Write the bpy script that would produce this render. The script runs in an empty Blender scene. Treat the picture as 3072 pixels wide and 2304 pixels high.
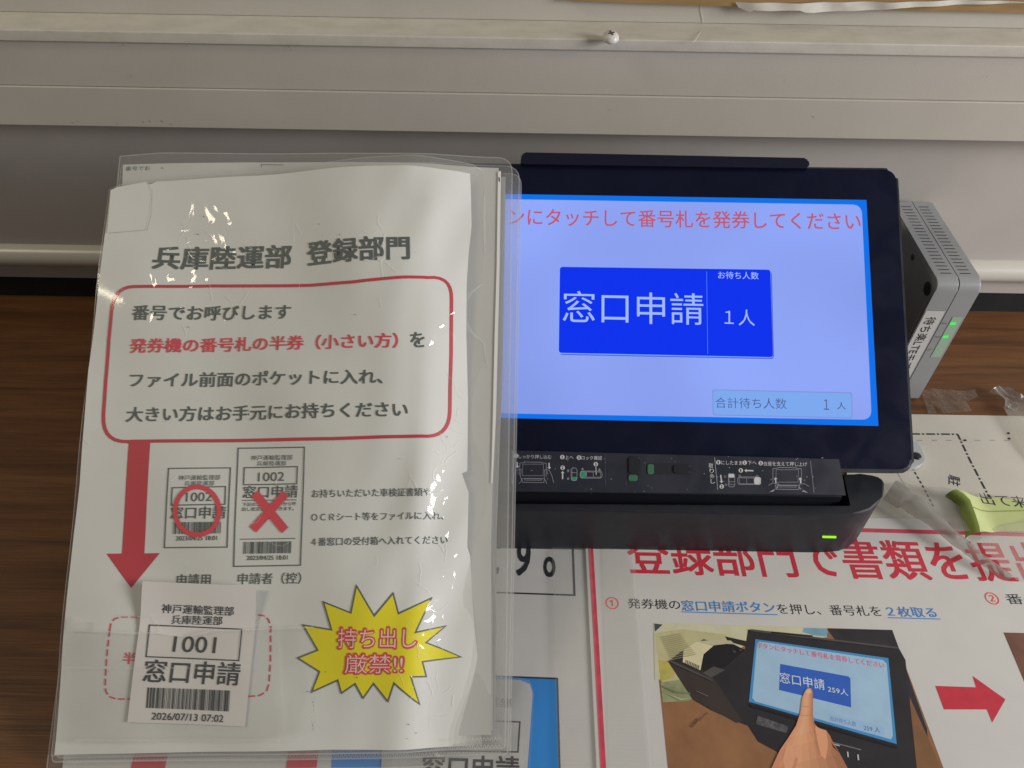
import bpy, bmesh, math, random
from mathutils import Vector, Matrix, geometry
random.seed(7)
S = bpy.context.scene
COL = S.collection

# ------------------------------------------------------------------ camera
CAM_H = 0.408
PITCH = math.radians(46.2)
ROLL = 0.0165
FPX, CX, CY = 2335.0, 1536.0, 1152.0
_r0 = Vector((1, 0, 0)); _u0 = Vector((0, math.sin(PITCH), math.cos(PITCH))); _f = Vector((0, math.cos(PITCH), -math.sin(PITCH)))
CR = _r0 * math.cos(ROLL) + _u0 * math.sin(ROLL)
CU = _u0 * math.cos(ROLL) - _r0 * math.sin(ROLL)
EYE = Vector((0, 0, CAM_H))
cd = bpy.data.cameras.new('camera'); cam = bpy.data.objects.new('camera', cd); COL.objects.link(cam)
cam.matrix_world = Matrix(((CR.x, CU.x, -_f.x, EYE.x), (CR.y, CU.y, -_f.y, EYE.y), (CR.z, CU.z, -_f.z, EYE.z), (0, 0, 0, 1)))
cd.sensor_width = 36; cd.lens = 36 * FPX / 3072; cd.clip_start = 0.01; cd.clip_end = 50
S.camera = cam

# ------------------------------------------------------------------ light
w = bpy.data.worlds.new('World'); S.world = w; w.use_nodes = True
w.node_tree.nodes['Background'].inputs[0].default_value = (1.0, 0.955, 0.88, 1)
w.node_tree.nodes['Background'].inputs[1].default_value = 0.125
def area(name, loc, aim, sx, sy, power, col):
    l = bpy.data.lights.new(name, 'AREA'); l.shape = 'RECTANGLE'; l.size = sx; l.size_y = sy; l.energy = power; l.color = col
    o = bpy.data.objects.new(name, l); COL.objects.link(o); o.location = loc
    o.rotation_euler = (Vector(aim) - Vector(loc)).to_track_quat('-Z', 'Y').to_euler()
    return o
area('window_light', (1.55, -0.16, 0.62), (0.12, 0.36, 0.08), 0.55, 0.55, 26.5, (1.0, 0.98, 0.95))
area('ceiling_light', (-1.40, 0.08, 1.42), (-0.1, 0.3, 0.1), 0.22, 0.62, 7.5, (1.0, 0.89, 0.66))
S.view_settings.view_transform = 'Standard'; S.view_settings.look = 'None'
S.view_settings.exposure = 0; S.view_settings.gamma = 1; S.view_settings.use_curve_mapping = False
S.render.engine = 'CYCLES'
S.cycles.use_denoising = True
S.cycles.transparent_max_bounces = 24
S.cycles.max_bounces = 8

# ------------------------------------------------------------------ rays and surfaces
def ray(x, y):
    u = (x - CX) / FPX; v = (y - CY) / FPX
    return _f + CR * u - CU * v
class Surf:
    """flat frame (origin, ea, eb) with an optional height field h(a, b) along its normal"""
    def __init__(s, o, ea, eb, h=None):
        s.o = Vector(o); s.ea = Vector(ea).normalized(); s.eb = Vector(eb).normalized(); s.n = s.ea.cross(s.eb).normalized(); s.h = h
    def px(s, x, y, off=0.0):
        d = ray(x, y); off0 = off; a = b = 0
        for _ in range(14 if s.h else 1):
            o = s.o + s.n * off
            t = (o - EYE).dot(s.n) / d.dot(s.n)
            q = EYE + d * t - o
            a, b = q.dot(s.ea), q.dot(s.eb)
            if s.h: off = off0 + s.h(a, b)
        return Vector((a, b))
    def xyz(s, a, b, off=0.0):
        return s.o + s.ea * a + s.eb * b + s.n * (off + (s.h(a, b) if s.h else 0.0))
def deck(z): return Surf((0, 0, z), (1, 0, 0), (0, 1, 0))
def upright(y): return Surf((0, y, 0), (1, 0, 0), (0, 0, 1))
C0 = deck(0.0)
def smooth(t): t = max(0, min(1, t)); return t * t * (3 - 2 * t)

# ------------------------------------------------------------------ materials
def lin(c): return tuple((v / 255 / 12.92) if v / 255 <= 0.04045 else ((v / 255 + 0.055) / 1.055) ** 2.4 for v in c)
def pc(r, g, b, k=0.5): return tuple(min(0.85, v / k) for v in lin((r, g, b)))
MATS = {}
def nodes(m): return m.node_tree.nodes, m.node_tree.links
def mat(name, col, rough=0.5, spec=0.5, metal=0.0, coat=0.0, coat_rough=0.1, var=0.0, vscale=40.0, vstretch=(1, 1, 1), bump=0.0, bscale=300.0, bstretch=(1, 1, 1), crinkle=0.0, emit=None, estr=1.0, col2=None, vlo=0.35, vhi=0.65, bdetail=3.0, smear=0.0):
    if name in MATS: return MATS[name]
    m = bpy.data.materials.new(name); m.use_nodes = True; N, L = nodes(m); p = N['Principled BSDF']
    p.inputs['Base Color'].default_value = (*col, 1); p.inputs['Roughness'].default_value = rough
    p.inputs['Specular IOR Level'].default_value = spec; p.inputs['Metallic'].default_value = metal
    p.inputs['Coat Weight'].default_value = coat; p.inputs['Coat Roughness'].default_value = coat_rough
    if emit:
        p.inputs['Emission Color'].default_value = (*emit, 1); p.inputs['Emission Strength'].default_value = estr
    geo = None
    def pos(stretch):
        nonlocal geo
        if geo is None: geo = N.new('ShaderNodeNewGeometry')
        v = N.new('ShaderNodeVectorMath'); v.operation = 'MULTIPLY'; v.inputs[1].default_value = stretch
        L.new(geo.outputs['Position'], v.inputs[0]); return v.outputs[0]
    if var or col2:
        n = N.new('ShaderNodeTexNoise'); n.inputs['Scale'].default_value = vscale; n.inputs['Detail'].default_value = 6; n.inputs['Roughness'].default_value = 0.65
        L.new(pos(vstretch), n.inputs['Vector'])
        r = N.new('ShaderNodeValToRGB'); r.color_ramp.elements[0].position = vlo; r.color_ramp.elements[1].position = vhi
        c2 = col2 or tuple(v * (1 - var) for v in col)
        r.color_ramp.elements[0].color = (*c2, 1); r.color_ramp.elements[1].color = (*col, 1)
        L.new(n.outputs['Fac'], r.inputs['Fac']); L.new(r.outputs['Color'], p.inputs['Base Color'])
    if smear:                                    # finger smears: patchy gloss
        n = N.new('ShaderNodeTexNoise'); n.inputs['Scale'].default_value = 38; n.inputs['Detail'].default_value = 5; n.inputs['Distortion'].default_value = 1.2
        L.new(pos((1, 1, 1)), n.inputs['Vector']); r = N.new('ShaderNodeMapRange'); r.inputs['From Min'].default_value = 0.35; r.inputs['From Max'].default_value = 0.65
        r.inputs['To Min'].default_value = rough; r.inputs['To Max'].default_value = rough + smear; L.new(n.outputs['Fac'], r.inputs['Value']); L.new(r.outputs['Result'], p.inputs['Roughness'])
    if bump:
        n = N.new('ShaderNodeTexNoise'); n.inputs['Scale'].default_value = bscale; n.inputs['Detail'].default_value = bdetail
        L.new(pos(bstretch), n.inputs['Vector'])
        b = N.new('ShaderNodeBump'); b.inputs['Strength'].default_value = 1; b.inputs['Distance'].default_value = bump
        L.new(n.outputs['Fac'], b.inputs['Height']); L.new(b.outputs['Normal'], p.inputs['Normal'])
    if crinkle:
        L.new(crinkles(m, crinkle), p.inputs['Coat Normal'])
    MATS[name] = m
    return m
# places where the plastic of the files is crumpled (centre, inner and outer radius, how much)
_fs = Surf((0, 0.135, 0.012), (1, 0, 0), (0, math.cos(math.radians(30.5)), math.sin(math.radians(30.5))))
CRUMPLED = [(tuple(_fs.xyz(*_fs.px(x, y))), r0, r1, k) for x, y, r0, r1, k in ((640, 800, .012, .055, 1.0), (560, 950, .005, .03, .8), (1150, 800, .004, .028, .9), (1330, 1000, .01, .045, .8), (1350, 1450, .012, .06, .8), (1330, 1850, .012, .055, .7), (820, 1890, .004, .03, .8), (2760, 1500, .05, .12, 1.0), (3000, 1200, .03, .08, 1.0), (1560, 2150, .02, .06, 1.0))]
def crinkles(m, dist):
    """wrinkled plastic film: ridged noise, present only in patches"""
    N, L = nodes(m); g = N.new('ShaderNodeNewGeometry')
    n1 = N.new('ShaderNodeTexNoise'); n1.noise_type = 'RIDGED_MULTIFRACTAL'; n1.inputs['Scale'].default_value = 72; n1.inputs['Detail'].default_value = 3.5; n1.inputs['Distortion'].default_value = 1.0
    n2 = N.new('ShaderNodeTexNoise'); n2.inputs['Scale'].default_value = 17; n2.inputs['Detail'].default_value = 2
    n3 = N.new('ShaderNodeTexNoise'); n3.inputs['Scale'].default_value = 13; n3.inputs['Detail'].default_value = 1
    for n in (n1, n2, n3): L.new(g.outputs['Position'], n.inputs['Vector'])
    r = N.new('ShaderNodeMapRange'); r.inputs['From Min'].default_value = 0.40; r.inputs['From Max'].default_value = 0.56
    L.new(n2.outputs['Fac'], r.inputs['Value'])
    acc = None
    for c, r0, r1, k in CRUMPLED:
        vd = N.new('ShaderNodeVectorMath'); vd.operation = 'DISTANCE'; vd.inputs[1].default_value = c; L.new(g.outputs['Position'], vd.inputs[0])
        mr = N.new('ShaderNodeMapRange'); mr.interpolation_type = 'SMOOTHSTEP'; mr.inputs['From Min'].default_value = r1; mr.inputs['From Max'].default_value = r0; mr.inputs['To Max'].default_value = k
        L.new(vd.outputs['Value'], mr.inputs['Value'])
        if acc is None: acc = mr.outputs['Result']
        else:
            mxx = N.new('ShaderNodeMath'); mxx.operation = 'MAXIMUM'; L.new(acc, mxx.inputs[0]); L.new(mr.outputs['Result'], mxx.inputs[1]); acc = mxx.outputs[0]
    m0 = N.new('ShaderNodeMath'); m0.operation = 'MULTIPLY_ADD'; m0.inputs[2].default_value = 0.0; L.new(r.outputs['Result'], m0.inputs[0]); L.new(acc, m0.inputs[1])
    mu = N.new('ShaderNodeMath'); mu.operation = 'MULTIPLY'; L.new(n1.outputs['Fac'], mu.inputs[0]); L.new(m0.outputs[0], mu.inputs[1])
    ad = N.new('ShaderNodeMath'); ad.operation = 'MULTIPLY_ADD'; ad.inputs[1].default_value = 1.6; L.new(n3.outputs['Fac'], ad.inputs[0]); L.new(mu.outputs[0], ad.inputs[2])
    b = N.new('ShaderNodeBump'); b.inputs['Strength'].default_value = 1; b.inputs['Distance'].default_value = dist
    L.new(ad.outputs[0], b.inputs['Height'])
    return b.outputs['Normal']
def film(name, haze=0.06, tint=(0.985, 0.985, 0.98), rough=0.08, crinkle=0.0006, hazecol=(0.9, 0.9, 0.89), rib=None):
    if name in MATS: return MATS[name]
    m = bpy.data.materials.new(name); m.use_nodes = True; N, L = nodes(m); N.remove(N['Principled BSDF'])
    out = N['Material Output']
    t = N.new('ShaderNodeBsdfTransparent'); t.inputs[0].default_value = (*tint, 1)
    d = N.new('ShaderNodeBsdfDiffuse'); d.inputs[0].default_value = (*hazecol, 1)
    tl = N.new('ShaderNodeBsdfTranslucent'); tl.inputs[0].default_value = (*hazecol, 1)
    dm = N.new('ShaderNodeMixShader'); dm.inputs[0].default_value = 0.4; L.new(d.outputs[0], dm.inputs[1]); L.new(tl.outputs[0], dm.inputs[2])
    g = N.new('ShaderNodeBsdfGlossy'); g.inputs['Roughness'].default_value = rough; g.inputs['Color'].default_value = (1, 1, 1, 1)
    lw_ = N.new('ShaderNodeLayerWeight'); pw = N.new('ShaderNodeMath'); pw.operation = 'POWER'; pw.inputs[1].default_value = 4.0; L.new(lw_.outputs['Facing'], pw.inputs[0])
    fr = N.new('ShaderNodeMath'); fr.operation = 'MULTIPLY_ADD'; fr.inputs[1].default_value = 0.5; fr.inputs[2].default_value = 0.035; L.new(pw.outputs[0], fr.inputs[0])
    m1 = N.new('ShaderNodeMixShader'); m1.inputs[0].default_value = haze; L.new(t.outputs[0], m1.inputs[1]); L.new(dm.outputs[0], m1.inputs[2])
    m2 = N.new('ShaderNodeMixShader'); L.new(fr.outputs[0], m2.inputs[0]); L.new(m1.outputs[0], m2.inputs[1]); L.new(g.outputs[0], m2.inputs[2])
    nrm = None
    if rib:
        gp = N.new('ShaderNodeNewGeometry'); wv = N.new('ShaderNodeTexWave'); wv.bands_direction = rib[0]; wv.inputs['Scale'].default_value = rib[1]; wv.inputs['Distortion'].default_value = 1.5
        L.new(gp.outputs['Position'], wv.inputs['Vector']); b = N.new('ShaderNodeBump'); b.inputs['Distance'].default_value = rib[2]; b.inputs['Strength'].default_value = 1
        L.new(wv.outputs['Fac'], b.inputs['Height']); nrm = b.outputs['Normal']
    elif crinkle: nrm = crinkles(m, crinkle)
    if nrm: L.new(nrm, g.inputs['Normal'])
    L.new(m2.outputs[0], out.inputs['Surface'])
    MATS[name] = m; return m
def glow(name, rgb, s=1.0, tex=0.0):
    if name in MATS: return MATS[name]
    m = bpy.data.materials.new(name); m.use_nodes = True; N, L = nodes(m); p = N['Principled BSDF']
    p.inputs['Base Color'].default_value = (0.004, 0.004, 0.005, 1); p.inputs['Roughness'].default_value = 0.22; p.inputs['Specular IOR Level'].default_value = 0.15
    p.inputs['Emission Color'].default_value = (*lin(rgb), 1); p.inputs['Emission Strength'].default_value = s
    if tex:
        g = N.new('ShaderNodeNewGeometry'); n = N.new('ShaderNodeTexNoise'); n.inputs['Scale'].default_value = 9; n.inputs['Detail'].default_value = 1
        L.new(g.outputs['Position'], n.inputs['Vector']); r = N.new('ShaderNodeValToRGB'); r.color_ramp.elements[0].position = 0.35; r.color_ramp.elements[1].position = 0.65
        r.color_ramp.elements[0].color = (*[v * (1 - tex) for v in lin(rgb)], 1); r.color_ramp.elements[1].color = (*[min(1, v * (1 + tex)) for v in lin(rgb)], 1)
        L.new(n.outputs['Fac'], r.inputs['Fac']); L.new(r.outputs['Color'], p.inputs['Emission Color'])
    MATS[name] = m; return m

# ------------------------------------------------------------------ object helpers
def tag(o, label=None, cat=None, group=None, kind=None):
    if label: o['label'] = label
    if cat: o['category'] = cat
    if group: o['group'] = group
    if kind: o['kind'] = kind
    return o
def empty(name, loc, label, cat, group=None):
    o = bpy.data.objects.new(name, None); o.empty_display_size = 0.02; o.location = loc; COL.objects.link(o)
    return tag(o, label, cat, group)
def base_of(o):
    while o.parent: o = o.parent
    return o.location.copy()
def link(name, bm, mats, parent=None, smooth_=False):
    me = bpy.data.meshes.new(name)
    if parent is not None: loc = base_of(parent)
    else:
        xs = [v.co for v in bm.verts]
        loc = Vector((sum(v.x for v in xs) / len(xs), sum(v.y for v in xs) / len(xs), min(v.z for v in xs)))
    bmesh.ops.translate(bm, verts=bm.verts, vec=-loc)
    bm.to_mesh(me); bm.free()
    for m in (mats if isinstance(mats, (list, tuple)) else [mats]): me.materials.append(m)
    if smooth_:
        for p in me.polygons: p.use_smooth = True
    o = bpy.data.objects.new(name, me); COL.objects.link(o)
    if parent is not None: o.parent = parent
    else: o.location = loc
    return o

class Ink:
    """flat shapes laid on a Surf: built in (a, b, offset) space, then lifted to 3D"""
    def __init__(s, surf): s.s = surf; s.bm = bmesh.new(); s.mats = []
    def mi(s, m):
        if m not in s.mats: s.mats.append(m)
        return s.mats.index(m)
    def face(s, pts, off, m):
        vs = [s.bm.verts.new((p[0], p[1], off)) for p in pts]
        try: f = s.bm.faces.new(vs)
        except ValueError: return
        f.material_index = s.mi(m); f.normal_update()
        if f.normal.z < 0: f.normal_flip()
    def poly(s, pts, m, off=1e-4):                 # pixel outline
        s.face([s.s.px(*p) for p in pts], off, m); return s
    def polyab(s, pts, m, off=1e-4): s.face(pts, off, m); return s
    def line(s, pts, wpx, m, off=1e-4, closed=False, wm=None):
        P = [s.s.px(*p) for p in pts]
        if wm is None:
            q = s.s.px(pts[0][0] + wpx, pts[0][1]); wm = (q - P[0]).length
        return s.lineab(P, wm, m, off, closed)
    def lineab(s, P, wm, m, off=1e-4, closed=False):
        n = len(P); Lr = []
        for i, p in enumerate(P):
            a = P[(i - 1) % n] if (closed or i > 0) else None
            b = P[(i + 1) % n] if (closed or i < n - 1) else None
            d1 = (p - a).normalized() if a is not None and (p - a).length > 1e-9 else None
            d2 = (b - p).normalized() if b is not None and (b - p).length > 1e-9 else None
            d1 = d1 or d2; d2 = d2 or d1
            n1 = Vector((-d1.y, d1.x)); n2 = Vector((-d2.y, d2.x)); mm = n1 + n2
            if mm.length < 1e-6: mm = n1
            mm.normalize(); k = 1 / max(0.4, mm.dot(n1))
            Lr.append((p + mm * (wm / 2 * k), p - mm * (wm / 2 * k)))
        for i in range(n if closed else n - 1):
            j = (i + 1) % n
            s.face([Lr[i][1], Lr[j][1], Lr[j][0], Lr[i][0]], off, m)
        return s
    def dashes(s, pts, wpx, m, dash, gap, off=1e-4, closed=False, dot=False):
        P = [s.s.px(*p) for p in pts]
        q = s.s.px(pts[0][0] + wpx, pts[0][1]); wm = (q - P[0]).length
        if closed: P.append(P[0])
        k = 0; pos_ = 0.0; on = True; left = dash
        for i in range(len(P) - 1):
            d = P[i + 1] - P[i]; Ln = d.length; t = 0.0
            if Ln < 1e-9: continue
            d = d / Ln
            while t < Ln - 1e-9:
                stp = min(left, Ln - t)
                if on: s.lineab([P[i] + d * t, P[i] + d * (t + stp)], wm, m, off)
                t += stp; left -= stp
                if left < 1e-9:
                    on = not on; k += 1
                    left = (dash if (not dot or k % 4 == 0) else dash * 0.25) if on else gap
        return s
    def ring(s, c, rx, ry, wpx, m, off=1e-4, n=40, a0=0, a1=360):
        pts = [(c[0] + rx * math.cos(math.radians(a0 + (a1 - a0) * i / n)), c[1] + ry * math.sin(math.radians(a0 + (a1 - a0) * i / n))) for i in range(n + (a1 - a0 < 360))]
        return s.line(pts, wpx, m, off, closed=(a1 - a0 >= 360))
    def disc(s, c, rx, ry, m, off=1e-4, n=24):
        return s.poly([(c[0] + rx * math.cos(2 * math.pi * i / n), c[1] + ry * math.sin(2 * math.pi * i / n)) for i in range(n)], m, off)
    def text(s, body, p0, p1, h, m, off=1e-4, bold=0.0, slant=0.0):
        """ink box of the line: bottom left p0, bottom right p1 (pixels), pixel height h"""
        V, F, bb = glyphs(body, min(bold, 0.0))
        A = s.s.px(*p0); B = s.s.px(*p1); mid = ((p0[0] + p1[0]) / 2, (p0[1] + p1[1]) / 2)
        e = B - A; up = Vector((-e.y, e.x)).normalized()
        dx, dy = p1[0] - p0[0], p1[1] - p0[1]; ln = math.hypot(dx, dy)
        hm = abs((s.s.px(mid[0] + dy / ln * h, mid[1] - dx / ln * h) - s.s.px(*mid)).dot(up))
        W = bb[2] - bb[0]; Hh = bb[3] - bb[1]; mi = s.mi(m)
        sh = [(0, 0)] if bold <= 0 else ([(bold, bold * .7), (-bold, bold * .7), (bold, -bold * .7), (-bold, -bold * .7)] if bold < 0.03 else [(bold * math.cos(k * math.pi / 4), bold * math.sin(k * math.pi / 4)) for k in range(8)])
        for kk, (sx, sy) in enumerate(sh):
            vs = []
            for x, y in V:
                q = A + e * ((x + sx - bb[0]) / W) + (up * hm + e.normalized() * slant * hm) * ((y + sy - bb[1]) / Hh)
                vs.append(s.bm.verts.new((q.x, q.y, off + kk * 6e-6)))
            for f in F:
                try: fc = s.bm.faces.new([vs[i] for i in f])
                except ValueError: continue
                fc.material_index = mi; fc.normal_update()
                if fc.normal.z < 0: fc.normal_flip()
        return s
    def barcode(s, q, m, off=1e-4, n=60, seed=1):
        rnd = random.Random(seed); TL, TR, BR, BL = [s.s.px(*p) for p in q]; t = 0.0
        while t < 1:
            wd = rnd.choice((1, 1, 2, 3)) / (n * 2.6); t1 = min(1, t + wd)
            s.face([BL.lerp(BR, t), BL.lerp(BR, t1), TL.lerp(TR, t1), TL.lerp(TR, t)], off, m)
            t = t1 + rnd.choice((1, 1, 2)) / (n * 2.2)
        return s
    def build(s, name, parent=None, maxlen=None, smooth_=None):
        bm = s.bm
        if s.s.h and maxlen is None: maxlen = 0.0055
        if maxlen:
            bmesh.ops.triangulate(bm, faces=bm.faces[:])
            for _ in range(7):
                es = [e for e in bm.edges if e.calc_length() > maxlen]
                if not es: break
                bmesh.ops.subdivide_edges(bm, edges=es, cuts=1)
                bmesh.ops.triangulate(bm, faces=[f for f in bm.faces if len(f.verts) > 3])
        for v in bm.verts: v.co = s.s.xyz(v.co.x, v.co.y, v.co.z)
        return link(name, bm, s.mats, parent, bool(s.s.h) if smooth_ is None else smooth_)
_G = {}
def glyphs(body, bold):
    k = (body, bold)
    if k not in _G:
        c = bpy.data.curves.new('t', 'FONT'); c.body = body; c.size = 1; c.resolution_u = 3; c.offset = bold
        o = bpy.data.objects.new('t', c); COL.objects.link(o)
        dg = bpy.context.evaluated_depsgraph_get(); dg.update()
        me = bpy.data.meshes.new_from_object(o.evaluated_get(dg))
        V = [(v.co.x, v.co.y) for v in me.vertices]; F = [tuple(p.vertices) for p in me.polygons]
        bpy.data.objects.remove(o); bpy.data.curves.remove(c); bpy.data.meshes.remove(me)
        _G[k] = (V, F, (min(v[0] for v in V), min(v[1] for v in V), max(v[0] for v in V), max(v[1] for v in V)))
    return _G[k]

def rrect(pts, r, n=6):
    """round the corners of a 2D polygon; r a number or one per corner"""
    out = []; N_ = len(pts)
    for i in range(N_):
        p = Vector(pts[i]); a = Vector(pts[i - 1]); b = Vector(pts[(i + 1) % N_]); rr = r[i] if isinstance(r, (list, tuple)) else r
        if rr <= 0: out.append(p); continue
        da = (a - p).normalized(); db = (b - p).normalized()
        s = p + da * rr; e = p + db * rr
        for k in range(n + 1):
            t = k / n; out.append(s * (1 - t) ** 2 + p * 2 * t * (1 - t) + e * t * t)
    return out
def slab(name, surf, ab, top, bot, m, parent=None, bev=0.0, seg=2, smooth_=False, bev_bot=False):
    """outline in surface coordinates extruded between two heights, top edge eased"""
    bm = bmesh.new()
    if geometry.normal([Vector((p[0], p[1], 0)) for p in ab]).z < 0: ab = list(reversed(ab))
    T = [bm.verts.new((p[0], p[1], top)) for p in ab]; B = [bm.verts.new((p[0], p[1], bot)) for p in ab]
    ft = bm.faces.new(T); fb = bm.faces.new(list(reversed(B))); n = len(ab)
    for i in range(n): bm.faces.new((B[i], B[(i + 1) % n], T[(i + 1) % n], T[i]))
    if bev:
        es = list(ft.edges) + (list(fb.edges) if bev_bot else [])
        bmesh.ops.bevel(bm, geom=es, offset=bev, segments=seg, affect='EDGES', profile=0.5, clamp_overlap=True)
    for v in bm.verts: v.co = surf.xyz(v.co.x, v.co.y, v.co.z)
    bmesh.ops.recalc_face_normals(bm, faces=bm.faces)
    o = link(name, bm, m, parent)
    if smooth_:
        for p in o.data.polygons: p.use_smooth = True
        o.data.set_sharp_from_angle(angle=math.radians(50))
        wn = o.modifiers.new('weighted_normal', 'WEIGHTED_NORMAL'); wn.keep_sharp = True; wn.weight = 100
    return o
def box(name, lo, hi, m, parent=None, bev=0.0, seg=2):
    s = deck(0)
    return slab(name, s, [Vector((lo[0], lo[1])), Vector((hi[0], lo[1])), Vector((hi[0], hi[1])), Vector((lo[0], hi[1]))], hi[2], lo[2], m, parent, bev, seg, bev > 0, True)

exec_order = None
# ================================================================== SETTING
# wooden counter
def wood():
    m = bpy.data.materials.new('counter_wood'); m.use_nodes = True; N, L = nodes(m); p = N['Principled BSDF']
    g = N.new('ShaderNodeNewGeometry'); v = N.new('ShaderNodeVectorMath'); v.operation = 'MULTIPLY'; v.inputs[1].default_value = (3.2, 46, 10)
    L.new(g.outputs['Position'], v.inputs[0])
    n = N.new('ShaderNodeTexNoise'); n.inputs['Scale'].default_value = 2.2; n.inputs['Detail'].default_value = 8; n.inputs['Roughness'].default_value = 0.62; n.inputs['Distortion'].default_value = 0.6
    L.new(v.outputs[0], n.inputs['Vector'])
    r = N.new('ShaderNodeValToRGB'); e = r.color_ramp.elements
    e[0].position = 0.28; e[0].color = (0.085, 0.036, 0.014, 1); e[1].position = 0.72; e[1].color = (0.235, 0.10, 0.038, 1)
    k = e.new(0.5); k.color = (0.165, 0.069, 0.025, 1)
    L.new(n.outputs['Fac'], r.inputs['Fac'])
    v2 = N.new('ShaderNodeVectorMath'); v2.operation = 'MULTIPLY'; v2.inputs[1].default_value = (18, 700, 10); L.new(g.outputs['Position'], v2.inputs[0])
    n2 = N.new('ShaderNodeTexNoise'); n2.inputs['Scale'].default_value = 1; n2.inputs['Detail'].default_value = 3; L.new(v2.outputs[0], n2.inputs['Vector'])
    mx = N.new('ShaderNodeMix'); mx.data_type = 'RGBA'; mx.blend_type = 'MULTIPLY'; mx.inputs['Factor'].default_value = 0.38
    L.new(r.outputs['Color'], mx.inputs['A']); L.new(n2.outputs['Fac'], mx.inputs['B'])
    gm = N.new('ShaderNodeBrightContrast'); gm.inputs['Bright'].default_value = 0.0
    L.new(mx.outputs['Result'], p.inputs['Base Color'])
    p.inputs['Roughness'].default_value = 0.42; p.inputs['Specular IOR Level'].default_value = 0.35
    b = N.new('ShaderNodeBump'); b.inputs['Distance'].default_value = 0.0002; L.new(n2.outputs['Fac'], b.inputs['Height']); L.new(b.outputs['Normal'], p.inputs['Normal'])
    return m
tag(box('counter', (-0.9, -0.35, -0.03), (0.9, 0.482, 0.0), wood()), kind='structure')

# back wall
Y_LOW, Y_RAIL, Y_UP, Y_BASE = 0.480, 0.462, 0.486, 0.482
def zat(y, py, px=1536): return upright(y).px(px, py).y
wall = empty('partition_wall', (0, Y_LOW, 0), 'off-white panelled partition with a dusty ledge behind the counter', 'wall'); wall['kind'] = 'thing'
paint = mat('wall_paint', (0.56, 0.53, 0.48), 0.45, 0.4, var=0.08, vscale=9, bump=0.00006, bscale=900)
paint2 = mat('wall_board', (0.50, 0.47, 0.445), 0.5, 0.35, var=0.10, vscale=7, bump=0.00005, bscale=700)
dusty = mat('dusty_ledge', (0.62, 0.59, 0.53), 0.85, 0.2, col2=(0.54, 0.515, 0.455), vscale=90, vstretch=(0.5, 1, 1), vlo=0.34, vhi=0.6, bump=0.00008, bscale=900)
z_rb = zat(Y_RAIL, 398); z_seam = zat(Y_RAIL - 0.0012, 284); z_rt = zat(Y_RAIL, 146)
box('lower_panel', (-0.9, Y_LOW, 0.02), (0.9, Y_LOW + 0.02, z_rb + 0.03), paint2, wall)
box('rail_board', (-0.9, Y_RAIL - 0.0010, z_rb), (0.9, Y_RAIL + 0.017, z_seam), paint, wall, 0.0006)
rail = box('rail_board', (-0.9, Y_RAIL, z_seam + 0.0002), (0.9, Y_RAIL + 0.017, z_rt), paint, wall, 0.0005)
z_lt = zat(Y_RAIL - 0.003, 116)
ledge = box('ledge', (-0.9, Y_RAIL - 0.0018, z_rt + 0.0002), (0.9, Y_UP + 0.01, z_lt), dusty, wall, 0.0008)
box('upper_panel', (-0.9, Y_UP, z_lt + 0.0003), (0.9, Y_UP + 0.02, z_lt + 0.25), paint, wall)
# rounded moulding at the foot of the board
bm = bmesh.new(); z0, z1 = zat(Y_LOW - 0.008, 833), zat(Y_LOW - 0.004, 766)
prof = [(Y_LOW + 0.004, z0)] + [(Y_LOW - 0.010 * math.sin(math.radians(a)) * (1 if a > 20 else 1), z0 + (z1 - z0) * (1 - math.cos(math.radians(a))) / 2) for a in range(0, 181, 15)] + [(Y_LOW + 0.004, z1)]
vl = [[bm.verts.new((x, y, z)) for (y, z) in prof] for x in (-0.9, 0.9)]
for i in range(len(prof) - 1): bm.faces.new((vl[0][i], vl[0][i + 1], vl[1][i + 1], vl[1][i]))
bmesh.ops.recalc_face_normals(bm, faces=bm.faces)
link('moulding', bm, mat('moulding_paint', (0.60, 0.575, 0.53), 0.3, 0.5, var=0.06, vscale=12), wall, True)
box('skirting', (-0.9, Y_BASE - 0.001, 0.0003), (0.9, Y_BASE + 0.02, z0 + 0.006), mat('dark_skirting', (0.02, 0.021, 0.026), 0.6, 0.3, var=0.4, vscale=30), wall)
i = Ink(upright(Y_RAIL - 0.0012)); scf = mat('scuff', (0.22, 0.20, 0.18), 0.7); rnd = random.Random(21)
for (x, y, a, l) in ((393, 228, 1.4, 18), (866, 141, .4, 9), (872, 150, 1.5, 8), (218, 368, .2, 9), (232, 364, .5, 7), (352, 372, .1, 5), (430, 366, .9, 7), (450, 364, 1.2, 8), (486, 364, .8, 12), (512, 372, .4, 9), (852, 368, 1.5, 8), (1830, 330, .3, 6), (2440, 350, .6, 8), (2960, 230, 2.2, 12), (370, 136, .2, 10), (560, 138, .1, 12), (1300, 300, .3, 5), (2300, 210, .5, 5)):
    d = Vector((math.cos(a), math.sin(a))); e = Vector((-d.y, d.x)); c = Vector((x, y)); w_ = rnd.uniform(0.6, 1.5)
    i.poly([c - d * l / 2, c - d * l * .1 + e * w_, c + d * l / 2, c + d * l * .1 - e * w_ * .7], scf, 0)
i.build('scuff_marks', wall)['kind'] = 'stuff'
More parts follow.
